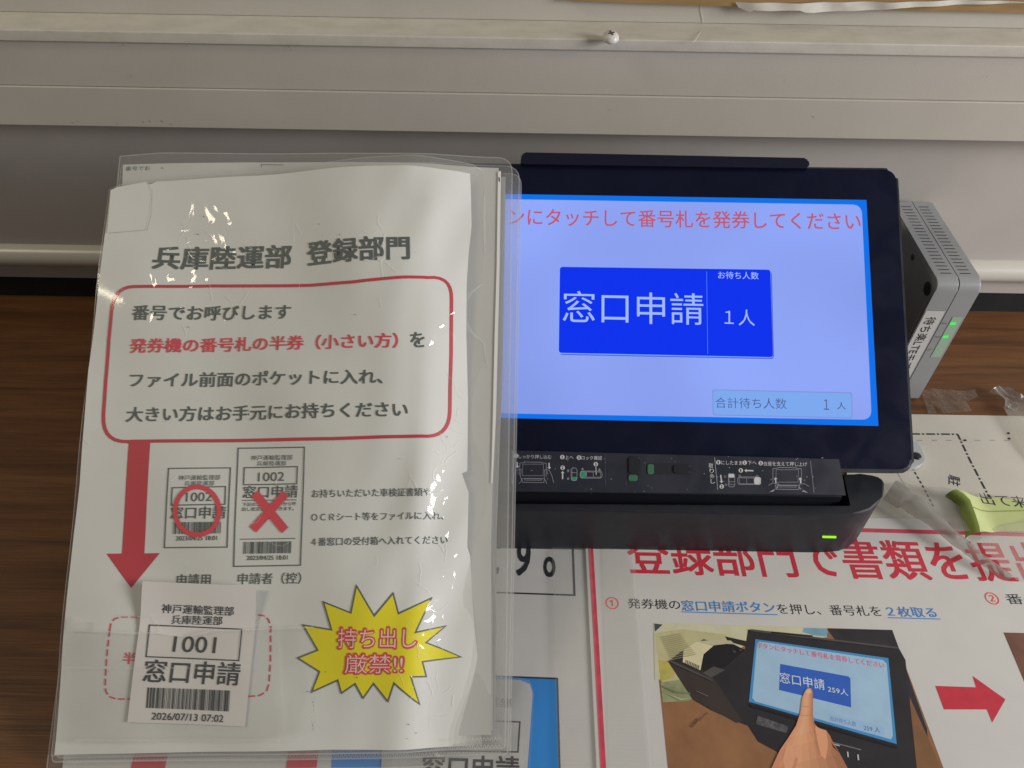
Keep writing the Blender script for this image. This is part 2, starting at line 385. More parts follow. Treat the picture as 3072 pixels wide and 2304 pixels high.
# screw on the ledge
def lathe(bm, prof, c, ax=Vector((0, 0, 1)), n=24):
    q = Vector((0, 0, 1)).rotation_difference(ax); rows = []
    for r, z in prof: rows.append([bm.verts.new(Vector(c) + q @ Vector((r * math.cos(2 * math.pi * i / n), r * math.sin(2 * math.pi * i / n), z))) for i in range(n)])
    for a, b in zip(rows, rows[1:]):
        for i in range(n): bm.faces.new((a[i], a[(i + 1) % n], b[(i + 1) % n], b[i]))
    bm.faces.new(rows[-1]); bm.faces.new(list(reversed(rows[0])))
sp = deck(z_lt).px(1830, 122); bm = bmesh.new()
lathe(bm, [(0.0030, 0), (0.0046, 0.0004), (0.0050, 0.0012), (0.0048, 0.0022), (0.0040, 0.0034), (0.0026, 0.0042), (0.0012, 0.0045)], (sp.x, sp.y, z_lt + 0.0006), Vector((0.05, -0.28, 1)).normalized())
sc = link('screw', bm, mat('white_screw', (0.66, 0.65, 0.62), 0.35, 0.5), wall, True)
bm = bmesh.new(); qn = Vector((0, 0, 1)).rotation_difference(Vector((0.05, -0.28, 1)).normalized())
for ang in (0.4, 0.4 + math.pi / 2):
    d = Vector((math.cos(ang), math.sin(ang), 0)); e = Vector((-d.y, d.x, 0))
    pts = [d * 0.0021 + e * 0.0006, -d * 0.0021 + e * 0.0006, -d * 0.0021 - e * 0.0006, d * 0.0021 - e * 0.0006]
    bm.faces.new([bm.verts.new(Vector((sp.x, sp.y, z_lt + 0.0006)) + qn @ (p + Vector((0, 0, 0.00462 + 0.00005 * (ang > 1))))) for p in pts])
link('cross_slot', bm, mat('slot_dark', (0.08, 0.08, 0.085), 0.6), sc)

# cardboard strip and torn paper on the upper panel
UC = upright(Y_UP - 0.004)
cb = slab('cardboard_strip', UC, [UC.px(*p) for p in [(1700, -30), (1700, 1), (2000, 13), (2420, 26), (3200, 41), (3200, -60), (1700, -60)][::1]], 0.0, -0.0035, mat('cardboard', (0.40, 0.26, 0.12), 0.8, 0.2, var=0.25, vscale=120, vstretch=(0.2, 1, 2)))
tag(cb, 'brown cardboard strip fixed to the wall above the ledge', 'cardboard')
i = Ink(Surf((0, Y_UP - 0.0046, 0), (1, 0, 0), (0, 0, 1), lambda a, b: 0.0022 + 0.0012 * math.sin(a * 90) + 0.0006 * math.sin(a * 230 + b * 300)))
i.poly([(2206, 6), (2215, 22), (2250, 37), (2262, 31), (2330, 33), (2400, 32), (2417, 38), (2440, 39), (2500, 34), (2564, 33), (2640, 30), (2700, 25), (2800, 20), (2895, 13), (3000, 11), (3072, 9), (3150, 8), (3150, 2), (2800, 4), (2500, 7), (2300, 8)], mat('torn_paper', (0.74, 0.72, 0.67), 0.7, 0.3, var=0.12, vscale=80), 0.0)
tag(i.build('torn_paper', maxlen=0.006), 'torn white paper strip peeling off the cardboard edge', 'paper')
hu = upright(Y_UP - 0.0004); hd = deck(z_lt + 0.0008)
hp = [hu.xyz(*hu.px(x, y)) for x, y in ((2100, -10), (2103, 30), (2109, 60), (2107, 80))] + [hd.xyz(*hd.px(x, y)) for x, y in ((2100, 100), (2088, 118), (2078, 128))]
hc = bpy.data.curves.new('hair_strand', 'CURVE'); hc.dimensions = '3D'; hc.bevel_depth = 0.00012; hc.bevel_resolution = 1; sp2 = hc.splines.new('POLY'); sp2.points.add(len(hp) - 1)
for q, p in zip(sp2.points, hp): q.co = (*(p - hp[-1]), 1)
ho = bpy.data.objects.new('hair_strand', hc); ho.location = hp[-1]; COL.objects.link(ho); hc.materials.append(mat('pale_hair', (0.7, 0.68, 0.62), 0.5)); 
_dg = bpy.context.evaluated_depsgraph_get(); _dg.update(); hme = bpy.data.meshes.new_from_object(ho.evaluated_get(_dg)); hloc = ho.location.copy(); bpy.data.objects.remove(ho); bpy.data.curves.remove(hc)
ho = bpy.data.objects.new('hair_strand', hme); ho.location = hloc; COL.objects.link(ho); tag(ho, 'thin pale hair hanging over the dusty wall ledge', 'hair')
# ================================================================== PAPERS LYING ON THE COUNTER
paper = mat('poster_paper', (0.66, 0.65, 0.635), 0.42, 0.5, var=0.05, vscale=25, bump=0.00008, bscale=70, bdetail=5)
blackp = mat('black_print', (0.030, 0.033, 0.042), 0.5)
redp = mat('red_print', pc(152, 38, 52), 0.45, var=0.12, vscale=200)
bluep = mat('blue_print', pc(38, 100, 160), 0.45)
greyp = mat('pale_grey_print', (0.40, 0.40, 0.41), 0.45)
# instruction poster under the document files
LP = deck(0.0006)
lp = empty('instruction_poster', LP.xyz(*LP.px(1300, 2200)), 'white poster with boxed black writing and a blue panel, mostly under the document files', 'poster')
i = Ink(LP); i.poly([(170, 2500), (250, 1600), (1500, 1500), (1768, 1560), (1822, 2500)], paper, 0); i.build('sheet', lp)
i = Ink(LP); i.line([(1200, 1768), (1724, 1786), (1716, 1560)], 5, blackp, 2e-4); i.line([(1200, 1560), (1716, 1560)], 5, blackp, 2e-4)
i.text('です。', (1418, 1724), (1666, 1731), 158, blackp, 2e-4, 0.012)
i.build('boxed_writing', lp)
i = Ink(LP); i.poly([(1000, 2012), (1672, 2036), (1684, 2500), (990, 2500)], bluep, 1e-4)
i.line([(1000, 2012), (1672, 2036), (1684, 2500)], 5, blackp, 2e-4); i.build('blue_panel', lp)
for q in ([(412, 2220), (512, 2220), (455, 2500), (350, 2500)], [(872, 2220), (960, 2220), (935, 2420), (840, 2420)]):
    i = Ink(LP); i.poly(q, redp, 2e-4); i.build('red_arrow', lp)
# sample ticket in a crumpled clear pouch on that poster
TP = deck(0.0012)
sp_ = empty('pouched_ticket', TP.xyz(*TP.px(1420, 2200)), 'grey sample ticket in a crumpled clear pouch over the blue panel', 'ticket')
i = Ink(TP); i.poly([(1150, 2030), (1560, 2040), (1590, 2052), (1598, 2080), (1590, 2200), (1580, 2330), (1560, 2500), (1140, 2500)], mat('grey_ticket', (0.52, 0.52, 0.52), 0.4, var=0.1, vscale=50), 0); i.build('paper', sp_)
i = Ink(TP)
i.text('兵庫陸運部', (1330, 2118), (1536, 2124), 28, blackp, 1e-4); i.line([(1300, 2158), (1560, 2166), (1554, 2256), (1290, 2252)], 4, blackp, 1e-4, True)
i.text('窓口申請', (1262, 2345), (1556, 2352), 82, blackp, 1e-4, 0.02); i.build('ticket_print', sp_)
wob = lambda a, b: 0.0035 + 0.0016 * math.sin(a * 160 + 40 * b) + 0.0012 * math.sin(b * 210 + a * 60)
i = Ink(Surf((0, 0, 0), (1, 0, 0), (0, 1, 0), wob)); i.poly([(1180, 2018), (1540, 2030), (1590, 2042), (1602, 2075), (1596, 2200), (1588, 2330), (1570, 2500), (1170, 2500)], film('pouch_film', 0.10, rough=0.14, crinkle=0.0008), 0); i.build('pouch', sp_, 0.008)

# map sheet behind the poster
MP = deck(0.0008)
mp = empty('parking_map', MP.xyz(*MP.px(2900, 1400)), 'cream parking map with dash-dot lines behind the red-framed poster', 'map')
i = Ink(MP); i.poly([(2560, 1240), (3000, 1247), (3300, 1252), (3500, 1800), (2500, 1800)], mat('map_paper', (0.62, 0.59, 0.52), 0.5, var=0.06, vscale=30), 0); i.build('sheet', mp)
i = Ink(MP)
i.dashes([(2600, 1301), (2873, 1303), (2912, 1385), (2968, 1492), (3040, 1640)], 6, blackp, 0.0060, 0.0014, 1e-4, dot=True)
i.dashes([(2700, 1340), (2768, 1458), (2800, 1520)], 5, blackp, 0.0022, 0.0014, 1e-4)
i.line([(2690, 1415), (2730, 1480)], 2, greyp, 1e-4)
i.text('駐', (2845, 1423), (2845, 1452), 36, blackp, 1e-4, 0.01)
i.dashes([(2750, 1321), (3050, 1321)], 2, mat('dirt', (0.2, 0.19, 0.17), 0.8), 0.004, 0.006, 1e-4)
for (x, y) in ((3025, 1300), (3027, 1316), (2895, 1321)): i.disc((x, y), 5, 3, blackp, 1e-4)
i.build('map_print', mp)

# red-framed guide poster
RP = deck(0.0016)
rp = empty('guide_poster', RP.xyz(*RP.px(2300, 2000)), 'red-framed white guide poster with a printed photo, in front of the terminal', 'poster')
i = Ink(RP); i.poly([(1752, 1552), (3300, 1556), (3700, 2560), (1800, 2520)], paper, 0); i.build('sheet', rp)
redtape = mat('red_frame_print', pc(162, 56, 72), 0.4, var=0.25, vscale=160)
i = Ink(RP); i.line([(3300, 1610), (2560, 1590), (1768, 1572), (1790, 1950), (1820, 2500)], 14, redtape, 1e-4); i.build('frame', rp)
i = Ink(RP); i.text('登録部門で書類を提出', (1890, 1722), (3180, 1748), 118, redp, 1e-4, 0.014); i.build('title', rp)
dk = blackp; bl = mat('link_blue_print', pc(50, 98, 150), 0.45)
red2 = mat('orange_red_print', pc(190, 62, 58), 0.45)
i = Ink(RP); f = 0.6203
def z13(x, y): return (1700 + x * f, 1600 + y * f)
i.text('①', z13(192, 367), z13(254, 367), 36, red2, 1e-4, 0.008); i.build('step_number', rp); i = Ink(RP)
i.text('発券機の', z13(297, 363), z13(552, 370), 30, dk, 1e-4); i.text('窓口申請ボタン', z13(560, 375), z13(1012, 385), 32, bl, 1e-4, 0.012)
i.line([z13(556, 380), z13(1020, 394)], 3, bl, 1e-4)
i.text('を押し、番号札を', z13(1024, 390), z13(1528, 402), 31, dk, 1e-4); i.text('２枚取る', z13(1556, 402), z13(1795, 408), 30, bl, 1e-4, 0.012)
i.line([z13(1554, 408), z13(1808, 415)], 3, bl, 1e-4)
i.build('step_line', rp); i = Ink(RP); i.text('②', z13(2038, 344), z13(2102, 345), 36, red2, 1e-4, 0.008); i.build('step_number', rp); i = Ink(RP)
i.text('番号札を', z13(2135, 342), z13(2470, 350), 31, dk, 1e-4); i.build('step_line', rp)
i = Ink(RP); i.poly([z13(*p) for p in [(1783, 738), (1980, 745), (1963, 690), (2122, 803), (2058, 915), (2032, 852), (1825, 852)]], redp, 1e-4); i.build('arrow', rp)
i = Ink(RP); i.poly([z13(*p) for p in [(2113, 480), (2600, 492), (2900, 1300), (2460, 1300)]], mat('brown_print', pc(92, 62, 52), 0.45, var=0.3, vscale=60), 1e-4); i.build('edge_photo', rp)
# the printed photo: a hand touching a ticket terminal
def z14(x, y): return (1900 + x * 0.4295, 1800 + y * 0.4295)
P = Ink(RP); lay = [1e-4]
def ph(pts, rgb, name, var=0.2, vs=60, step=8e-6):
    lay[0] += step
    P.poly([z14(*p) for p in pts], mat('print_' + name, pc(*rgb), 0.4, var=var, vscale=vs), lay[0])
ph([(140, 160), (1808, 210), (2250, 1400), (265, 1400)], (118, 84, 58), 'desk', 0.25, 50)
ph([(140, 160), (1360, 197), (1350, 262), (800, 300), (500, 520), (150, 560)], (158, 156, 132), 'backwall', 0.12)
ph([(1190, 195), (1360, 200), (1352, 258), (1250, 245), (1180, 225)], (96, 130, 150), 'blueitem')
ph([(145, 165), (205, 172), (150, 222)], (50, 60, 70), 'corner')
ph([(150, 232), (330, 205), (640, 240), (700, 300), (560, 420), (330, 560), (200, 580)], (150, 146, 112), 'papers', 0.18, 90)
ph([(175, 420), (300, 440), (280, 540), (190, 570)], (150, 140, 74), 'yellowish', 0.3)
ph([(190, 578), (330, 555), (415, 670), (400, 705), (205, 715)], (118, 124, 92), 'tissue', 0.35, 120)
ph([(1350, 200), (1808, 210), (2050, 900), (2080, 1400), (1700, 1400), (1500, 400)], (40, 38, 44), 'darkback', 0.3)
ph([(1930, 680), (2250, 1400), (1985, 1400), (1935, 800)], (104, 74, 50), 'deskright', 0.2)
ph([(640, 255), (800, 290), (800, 330), (660, 290)], (36, 34, 34), 'gap')
ph([(243, 432), (320, 370), (490, 275), (780, 345), (800, 210), (830, 205), (1850, 330), (1900, 420), (1980, 1180), (2000, 1400), (1560, 1400), (1260, 1300), (1000, 1060), (870, 990), (800, 880), (720, 850), (540, 770), (420, 700)], (36, 34, 38), 'terminal', 0.25)
ph([(243, 432), (270, 420), (560, 545), (760, 845), (720, 860), (410, 690)], (47, 41, 38), 'printerside', 0.15)
ph([(480, 330), (600, 305), (700, 310), (780, 350), (640, 470), (500, 500), (470, 470)], (24, 23, 26), 'printermouth')
ph([(485, 510), (560, 465), (640, 490), (540, 545)], (66, 64, 64), 'tray')
ph([(350, 350), (440, 290), (560, 320), (490, 380), (468, 492), (345, 435)], (168, 162, 132), 'ticketroll', 0.08)
ph([(560, 280), (680, 285), (700, 302), (560, 318), (440, 290)], (150, 146, 122), 'rollback', 0.1)
for k in range(9):
    ph([(366 + k * 11, 418 + k * 5), (372 + k * 11, 421 + k * 5), (368 + k * 11, 446 + k * 5), (362 + k * 11, 443 + k * 5)], (70, 66, 60), 'rollbars')
ph([(852, 275), (1780, 408), (1838, 1008), (806, 712)], (52, 112, 158), 'screenedge', 0.1)
ph([(880, 292), (1740, 420), (1768, 445), (1812, 950), (1798, 975), (850, 710), (830, 685), (862, 310)], (126, 152, 196), 'screenface', 0.10)
ph([(1025, 448), (1500, 535), (1515, 550), (1520, 752), (1016, 630)], (40, 76, 152), 'screenbutton', 0.08)
ph([(1365, 792), (1752, 885), (1752, 962), (1362, 845)], (118, 146, 188), 'screenbox', 0.05)
lay[0] += 2e-5; lw = mat('print_white', pc(165, 185, 225), 0.4); lr = mat('print_red', pc(168, 84, 110), 0.4)
P.text('ボタンにタッチして番号札を発券してください', z14(862, 335), z14(1755, 480), 17, lr, lay[0], 0.015)
P.text('窓口申請', z14(1024, 578), z14(1338, 632), 31, lw, lay[0]); P.text('259人', z14(1358, 643), z14(1500, 672), 18, lw, lay[0])
P.text('合計待ち人数', z14(1372, 843), z14(1555, 888), 14, mat('print_grey', pc(80, 100, 140), 0.4), lay[0]); P.text('259 人', z14(1610, 912), z14(1725, 930), 16, mat('print_grey2', pc(58, 72, 100), 0.4), lay[0])
ph([(868, 810), (1082, 885), (1068, 932), (855, 868)], (78, 78, 80), 'platelabel', 0.6, 700)
ph([(1380, 990), (1590, 1045), (1590, 1052), (1380, 998)], (92, 92, 96), 'plateline')
ph([(1400, 1005), (1440, 1016), (1440, 1024), (1400, 1013)], (150, 150, 150), 'platelight')
ph([(1490, 1060), (1500, 1062), (1504, 1100), (1494, 1098)], (150, 150, 150), 'platelight'); ph([(1562, 1080), (1572, 1082), (1576, 1122), (1566, 1120)], (150, 150, 150), 'platelight')
lay[0] += 1e-5; P.line([z14(*p) for p in [(395, 885), (440, 830), (450, 838), (410, 890), (395, 885)]], 1.6, mat('print_scrawl', pc(70, 48, 36), 0.5), lay[0])
P.line([z14(*p) for p in [(430, 868), (470, 815), (462, 850), (500, 800), (520, 790)]], 1.6, MATS['print_scrawl'], lay[0])
for k in range(13):
    ph([(190 + k * 6, 262 + k * 13), (330 + k * 9, 235 + k * 12), (331 + k * 9, 238 + k * 12), (190 + k * 6, 266 + k * 13)], (128, 122, 94), 'paperlines')
ph([(205, 600), (300, 640), (395, 650), (398, 660), (300, 654), (206, 612)], (96, 100, 74), 'tissuefold'); ph([(215, 650), (330, 690), (400, 690), (330, 702)], (140, 146, 112), 'tissuelight')
ph([(243, 432), (262, 424), (555, 560), (552, 572)], (64, 60, 62), 'rimlight'); ph([(800, 210), (830, 208), (1850, 332), (1850, 345), (830, 222)], (62, 60, 66), 'rimlight'); ph([(960, 222), (1250, 250), (1250, 262), (962, 236)], (26, 25, 30), 'topbar')
ph([(806, 726), (1838, 1022), (1842, 1040), (820, 748)], (26, 25, 30), 'lowerlip')
ph([(440, 636), (520, 672), (520, 678), (440, 642)], (86, 82, 80), 'makerline'); ph([(690, 355), (715, 360), (714, 372), (690, 366)], (60, 58, 60), 'buttonspot'); ph([(735, 345), (755, 350), (754, 360), (735, 355)], (60, 58, 60), 'buttonspot')
sec = [((1212, 622), (1238, 618)), ((1200, 634), (1247, 630)), ((1189, 655), (1252, 650)), ((1176, 695), (1252, 700)), ((1164, 790), (1252, 800)), ((1134, 880), (1263, 866)), ((1082, 962), (1300, 908)), ((1022, 1050), (1372, 958)), ((962, 1180), (1440, 1075)), ((900, 1400), (1560, 1300))]
def hue(t, v):
    a = (168, 116, 88); b = (188, 136, 105); c = (140, 94, 69)
    q = [a[k] + (b[k] - a[k]) * min(1, t / 0.35) if t < 0.35 else b[k] + (c[k] - b[k]) * ((t - 0.35) / 0.65) ** 1.4 for k in range(3)]
    return tuple(int(x * (1 - 0.10 * v)) for x in q)
lay[0] += 1e-5
for n in range(len(sec) - 1):
    (l0, r0), (l1, r1) = sec[n], sec[n + 1]
    for k in range(9):
        t0, t1 = k / 9, (k + 1) / 9; mixp = lambda p, q, t: (p[0] + (q[0] - p[0]) * t, p[1] + (q[1] - p[1]) * t)
        v = 0.0 if n < 6 else (n - 5) * 0.35
        ph([mixp(l0, r0, t0), mixp(l0, r0, t1), mixp(l1, r1, t1), mixp(l1, r1, t0)], hue((t0 + t1) / 2, v), 'skin%d_%d' % (k, int(v * 10)), 0.05, 60, 0.0)
ph([(1208, 634), (1222, 624), (1237, 632), (1242, 648), (1226, 660), (1206, 652)], (196, 148, 120), 'nail', 0.05)
ph([(1300, 908), (1345, 915), (1375, 960), (1372, 958), (1330, 930)], (150, 102, 76), 'knuckle', 0.1); ph([(1375, 960), (1382, 1020), (1440, 1075), (1400, 1040), (1372, 990)], (138, 92, 68), 'knuckleside', 0.1)
ph([(1268, 880), (1300, 900), (1345, 914), (1374, 955), (1384, 1020), (1376, 1075), (1340, 1120), (1300, 1080), (1280, 1000), (1268, 930)], (176, 125, 96), 'foldedfinger', 0.1)
ph([(1345, 914), (1374, 955), (1384, 1020), (1376, 1075), (1340, 1120), (1352, 1060), (1358, 1000), (1350, 950)], (148, 101, 75), 'foldedshade', 0.1)
ph([(1262, 872), (1274, 930), (1286, 1000), (1306, 1082), (1296, 1084), (1276, 1010), (1264, 940)], (150, 103, 77), 'foldedgap', 0.1)
ph([(1070, 1000), (1110, 1030), (1130, 1100), (1110, 1170), (1060, 1200), (1040, 1120)], (182, 126, 98), 'thumbbase', 0.12); ph([(1130, 1100), (1110, 1170), (1060, 1200), (1075, 1215), (1128, 1185), (1146, 1110)], (158, 109, 82), 'thumbshade', 0.1)
ph([(1176, 742), (1212, 747), (1250, 741), (1250, 745), (1212, 751), (1176, 746)], (166, 116, 88), 'fold'); ph([(1160, 803), (1200, 809), (1252, 804), (1252, 808), (1200, 814), (1160, 807)], (166, 116, 88), 'fold')
P.build('printed_photo', rp)
# clear tapes across the posters
tapef = film('tape_film', 0.13, rough=0.2, crinkle=0, rib=('Y', 160, 0.00025))
TS = deck(0.0024)
for pts, lab in (([(1655, 1600), (1770, 1600), (1812, 2450), (1678, 2450)], 'clear ribbed tape over the seam between the two counter posters'),
                 ([(1806, 1600), (1898, 1600), (1972, 2450), (1836, 2450)], 'clear tape strip inside the red frame of the guide poster')):
    i = Ink(TS); i.poly(pts, tapef, 0); tag(i.build('tape_strip'), lab, 'tape', 'clear tapes on the counter posters')
# ================================================================== DOCUMENT FILES (leaning stack)
EL = math.radians(30.5)
FO, FA, FB = (0, 0.135, 0.010), (1, 0, 0), (0, math.cos(EL), math.sin(EL))
_flat = Surf(FO, FA, FB)
AL, AR = _flat.px(163, 2265).x, _flat.px(1446, 2235).x
BT = _flat.px(1212, 496).y
def h_front(a, b):
    u = (a - AL) / (AR - AL); v = b / BT
    arch = 0.009 * math.exp(-((u - 0.69) / 0.26) ** 2) * (0.25 + 0.75 * smooth((v - 0.15) / 0.7))
    roll = -0.0120 * smooth((u - 0.76) / 0.27) * (0.9 + 0.3 * v) if u > 0.76 else 0
    left = -0.0003 * smooth((0.10 - u) / 0.14)
    wave = 0.0005 * math.sin(b * 70 + a * 40) + 0.00055 * math.sin(a * 210 - b * 50 + 1.5 * math.sin(b * 33)) * smooth((u - 0.6) / 0.25) + 0.0004 * math.sin(a * 95 + b * 38)
    bump = 0.0016 * math.exp(-((u - 0.83) / 0.035) ** 2 - ((v - 0.45) / 0.5) ** 2)
    return 0.002 + arch + roll + left + wave + bump
def h_back(k):
    def f(a, b):
        u = (a - AL) / (AR - AL); v = max(0, min(1.1, b / BT))
        return -0.0006 * k - 0.0012 * k * smooth(v / 0.4) - 0.0062 * smooth((u - 0.76) / 0.27) - 0.001 * smooth(v / 0.3) + 0.0004 * math.sin(a * 60 + k)
    return f
FS = Surf(FO, FA, FB, h_front)
K = 0.57
CK = dict(coat=0.9, coat_rough=0.06, crinkle=0.0026)
sheetm = mat('laminated_paper', (0.695, 0.70, 0.675), 0.5, 0.3, var=0.04, vscale=30, **CK)
inkb = mat('laminated_black', pc(72, 78, 76, K), 0.5, 0.3, **CK)
inkr = mat('laminated_red', pc(168, 62, 70, K), 0.5, 0.3, **CK)
inkd = mat('laminated_crimson', pc(148, 52, 60, K), 0.5, 0.3, **CK)
inky = mat('laminated_yellow', pc(178, 168, 34, K), 0.5, 0.3, **CK)
inkp = mat('laminated_pink', pc(205, 160, 150, K), 0.5, 0.3, **CK)
backpaper = mat('file_paper', (0.60, 0.60, 0.59), 0.5, 0.3, var=0.05, vscale=30, coat=0.5, coat_rough=0.2)
ffilm = film('file_film', 0.12, rough=0.10, crinkle=0.0006)
ffilm2 = film('file_film_behind', 0.075, rough=0.12, crinkle=0.0004)
edgef = film('film_edge', 0.38, rough=0.2, crinkle=0)
weldf = film('weld_film', 0.55, rough=0.2, crinkle=0, hazecol=(0.95, 0.95, 0.93))
GRP = 'clear document files stacked in front of the terminal'
fc = FS.xyz((AL + AR) / 2, 0, 0)
def base_loc(k): return Vector((fc.x, fc.y + 0.003 * k, 0.002))
# three files behind
BACK = [
 (1, [(362, 471), (480, 461), (1100, 462), (1537, 474), (1516, 2244), (172, 2272)], [(369, 494), (748, 487), (1496, 504), (1488, 1100), (1474, 1600), (1474, 2205), (300, 2225)], [0, 0, 0, .010, .002, .002], 'clear document file with grey sheet directly behind the front notice'),
 (2, [(366, 500), (1100, 490), (1559, 499), (1524, 2262), (158, 2285)], [(369, 512), (1100, 508), (1503, 512), (1494, 1100), (1479, 1600), (1478, 2190), (320, 2215)], [0, 0, .010, .002, .002], 'clear document file third in the stack, its white sheet curled at the edge'),
 (3, [(372, 530), (1100, 520), (1564, 522), (1530, 2290), (142, 2312)], [(380, 540), (1100, 536), (1517, 530), (1508, 1100), (1490, 1600), (1486, 2180), (330, 2210)], [0, 0, .008, .002, .002], 'clear document file at the bottom of the stack, closest to the counter')]
for k, fl, pp, rr, lab in BACK:
    s = Surf(FO, FA, FB, h_back(k))
    t = empty('document_file', base_loc(k), lab, 'document file', GRP)
    i = Ink(s); ab = rrect([s.px(*p) for p in fl], rr); i.polyab(ab, ffilm2, -0.0006); i.build('back_cover', t)
    i = Ink(s); i.poly(pp, backpaper, 0.0); i.build('sheet', t)
    if k == 1:
        i = Ink(s); i.text('番号でお', (376, 513), (450, 511), 13, inkb, 1.2e-4); i.text('ん', (482, 507), (492, 507), 7, inkb, 1.2e-4); i.build('sheet_print', t); i = Ink(s)
        i.line([(784, 502), (784, 494), (850, 495)], 2, inkb, 1.2e-4); i.build('sheet_border', t)
    i = Ink(s); i.polyab(ab, ffilm2, 0.0005); i.build('front_cover', t)
    i = Ink(s); i.lineab(ab, 0.0007, edgef, 0.0007, True); i.build('cover_edge', t)
    i = Ink(s)
    y0 = {1: 2234, 2: 2256, 3: 2276}[k]
    for n in range(118):
        x = 205 + n * 11.0 + k; yy = y0 + 12 - 0.02 * (x - 205) - (0 if k > 1 else 0)
        i.line([(x, yy), (x + 1.2, yy - 6), (x + 4, yy - 9), (x + 6.5, yy - 6), (x + 7, yy)], 1.4, weldf, 0.0010)
    i.build('weld_seam', t, maxlen=1)
# a curled white sheet edge in the third file
s = Surf(FO, FA, FB, lambda a, b: h_back(2)(a, b) + 0.0022)
par = [o for o in COL.objects if o.name == 'document_file.001'][0]
i = Ink(s); i.poly([(1494, 515), (1503, 514), (1499, 800), (1494, 1000), (1488, 1250), (1478, 1450), (1474, 1450), (1484, 1000), (1490, 800)], mat('white_sheet_edge', (0.8, 0.8, 0.79), 0.5), 0.0); i.build('curled_edge', par)
i = Ink(s); i.line([(1497, 532), (1498.5, 545)], 3, blackp, 1.5e-4); i.build('edge_mark', par)

# front file with the notice
ff = empty('document_file', base_loc(0), 'front document file with the red-framed notice and a yellow starburst', 'document file', GRP)
OUT = [(163, 2265), (189, 1921), (222, 1598), (239, 1453), (253, 1261), (265, 1111), (294, 876), (315, 700), (331, 570), (360, 561), (430, 548), (452, 553), (470, 545), (700, 530), (1000, 503), (1130, 497), (1212, 496), (1320, 507), (1410, 521), (1412, 560), (1415, 678), (1406, 760), (1400, 850), (1399, 1000), (1404, 1200), (1402, 1413), (1386, 1420), (1396, 1450), (1406, 1478), (1402, 1641), (1411, 1670), (1417, 1800), (1433, 1975), (1446, 2235), (1000, 2249)]
FILM = [(152, 2268), (180, 1921), (214, 1598), (245, 1261), (287, 876), (326, 568), (362, 552), (700, 520), (1000, 483), (1120, 469), (1217, 464), (1336, 477), (1420, 494), (1446, 510), (1454, 534), (1455, 700), (1453, 846), (1420, 872), (1398, 903), (1390, 932), (1396, 962), (1420, 1000), (1453, 1028), (1460, 1100), (1468, 1400), (1484, 1750), (1506, 2020), (1500, 2100), (1512, 2240), (1000, 2262)]
sheet = Ink(FS); sheet.poly(OUT, sheetm, 0.0); sheet = sheet.build('notice_sheet', ff)
i = Ink(FS); i.poly(FILM, ffilm, -0.0006); i.build('clear_cover', ff)
i = Ink(FS); i.line(FILM, 2.2, edgef, -0.0004, closed=True); i.build('cover_edge', ff)
# folded tab at the upper corner
i = Ink(FS); i.poly([(333, 572), (352, 562), (440, 546), (455, 572), (452, 640), (440, 690), (322, 700)], sheetm, 0.0004); i.line([(440, 546), (455, 572), (452, 640), (438, 692)], 2.4, edgef, 0.0006); i.build('corner_tab', ff)
def z4(x, y): return (200 + x * 0.5877, 700 + y * 0.5877)
def z7(x, y): return (150 + x * 0.3617, 1200 + y * 0.3617)
def z8(x, y): return (800 + x * 0.3617, 1200 + y * 0.3617)
def z9(x, y): return (100 + x * 0.3617, 1704 + y * 0.3617)
def z10(x, y): return (800 + x * 0.452, 1704 + y * 0.452)
I1 = 2.4e-4
i = Ink(FS); i.text('兵庫陸運部', z4(437, 180), z4(1140, 176), 68, inkb, I1, 0.026)
i.text('登録部門', z4(1230, 168), z4(1750, 132), 71, inkb, I1, 0.026); i.build('heading', sheet)
# message frame
fr = [(400, 860), (640, 858), (935, 856), (1060, 846), (1199, 832), (1270, 832)]
cor = lambda c, p, q, n=7: [((1 - t) ** 2 * p[0] + 2 * t * (1 - t) * c[0] + t * t * q[0], (1 - t) ** 2 * p[1] + 2 * t * (1 - t) * c[1] + t * t * q[1]) for t in [k / n for k in range(n + 1)]]
fr += cor((1358, 826), (1285, 833), (1355, 900)) + [(1354, 1060), (1351, 1160)] + cor((1348, 1306), (1350, 1235), (1285, 1309)) + [(1000, 1316), (800, 1320), (400, 1324)]
fr += cor((306, 1328), (385, 1325), (311, 1245)) + [(318, 1140), (327, 1020)] + cor((340, 862), (335, 935), (400, 860))[:-1]
i = Ink(FS); i.line(fr, 9.5, inkd, I1, closed=True); i.build('red_frame', sheet)
i = Ink(FS); i.text('番号でお呼びします', z4(333, 443), z4(1140, 438), 43, inkb, I1, 0.020)
i.text('発券機の番号札の半券（小さい方）', z4(322, 612), z4(1690, 585), 43, inkr, I1, 0.020); i.text('を', z4(1760, 583), z4(1830, 580), 45, inkb, I1, 0.020)
i.text('ファイル前面のポケットに入れ、', z4(320, 786), z4(1612, 768), 44, inkb, I1, 0.018)
i.text('大きい方はお手元にお持ちください', z4(303, 963), z4(1740, 938), 45, inkb, I1, 0.020); i.build('framed_message', sheet)
i = Ink(FS); i.poly([z7(*p) for p in [(655, 345), (833, 340), (783, 1272), (910, 1270), (672, 1557), (470, 1275), (598, 1273)]], inkd, I1 * 0.7); i.build('down_arrow', sheet)
thin = 3.2
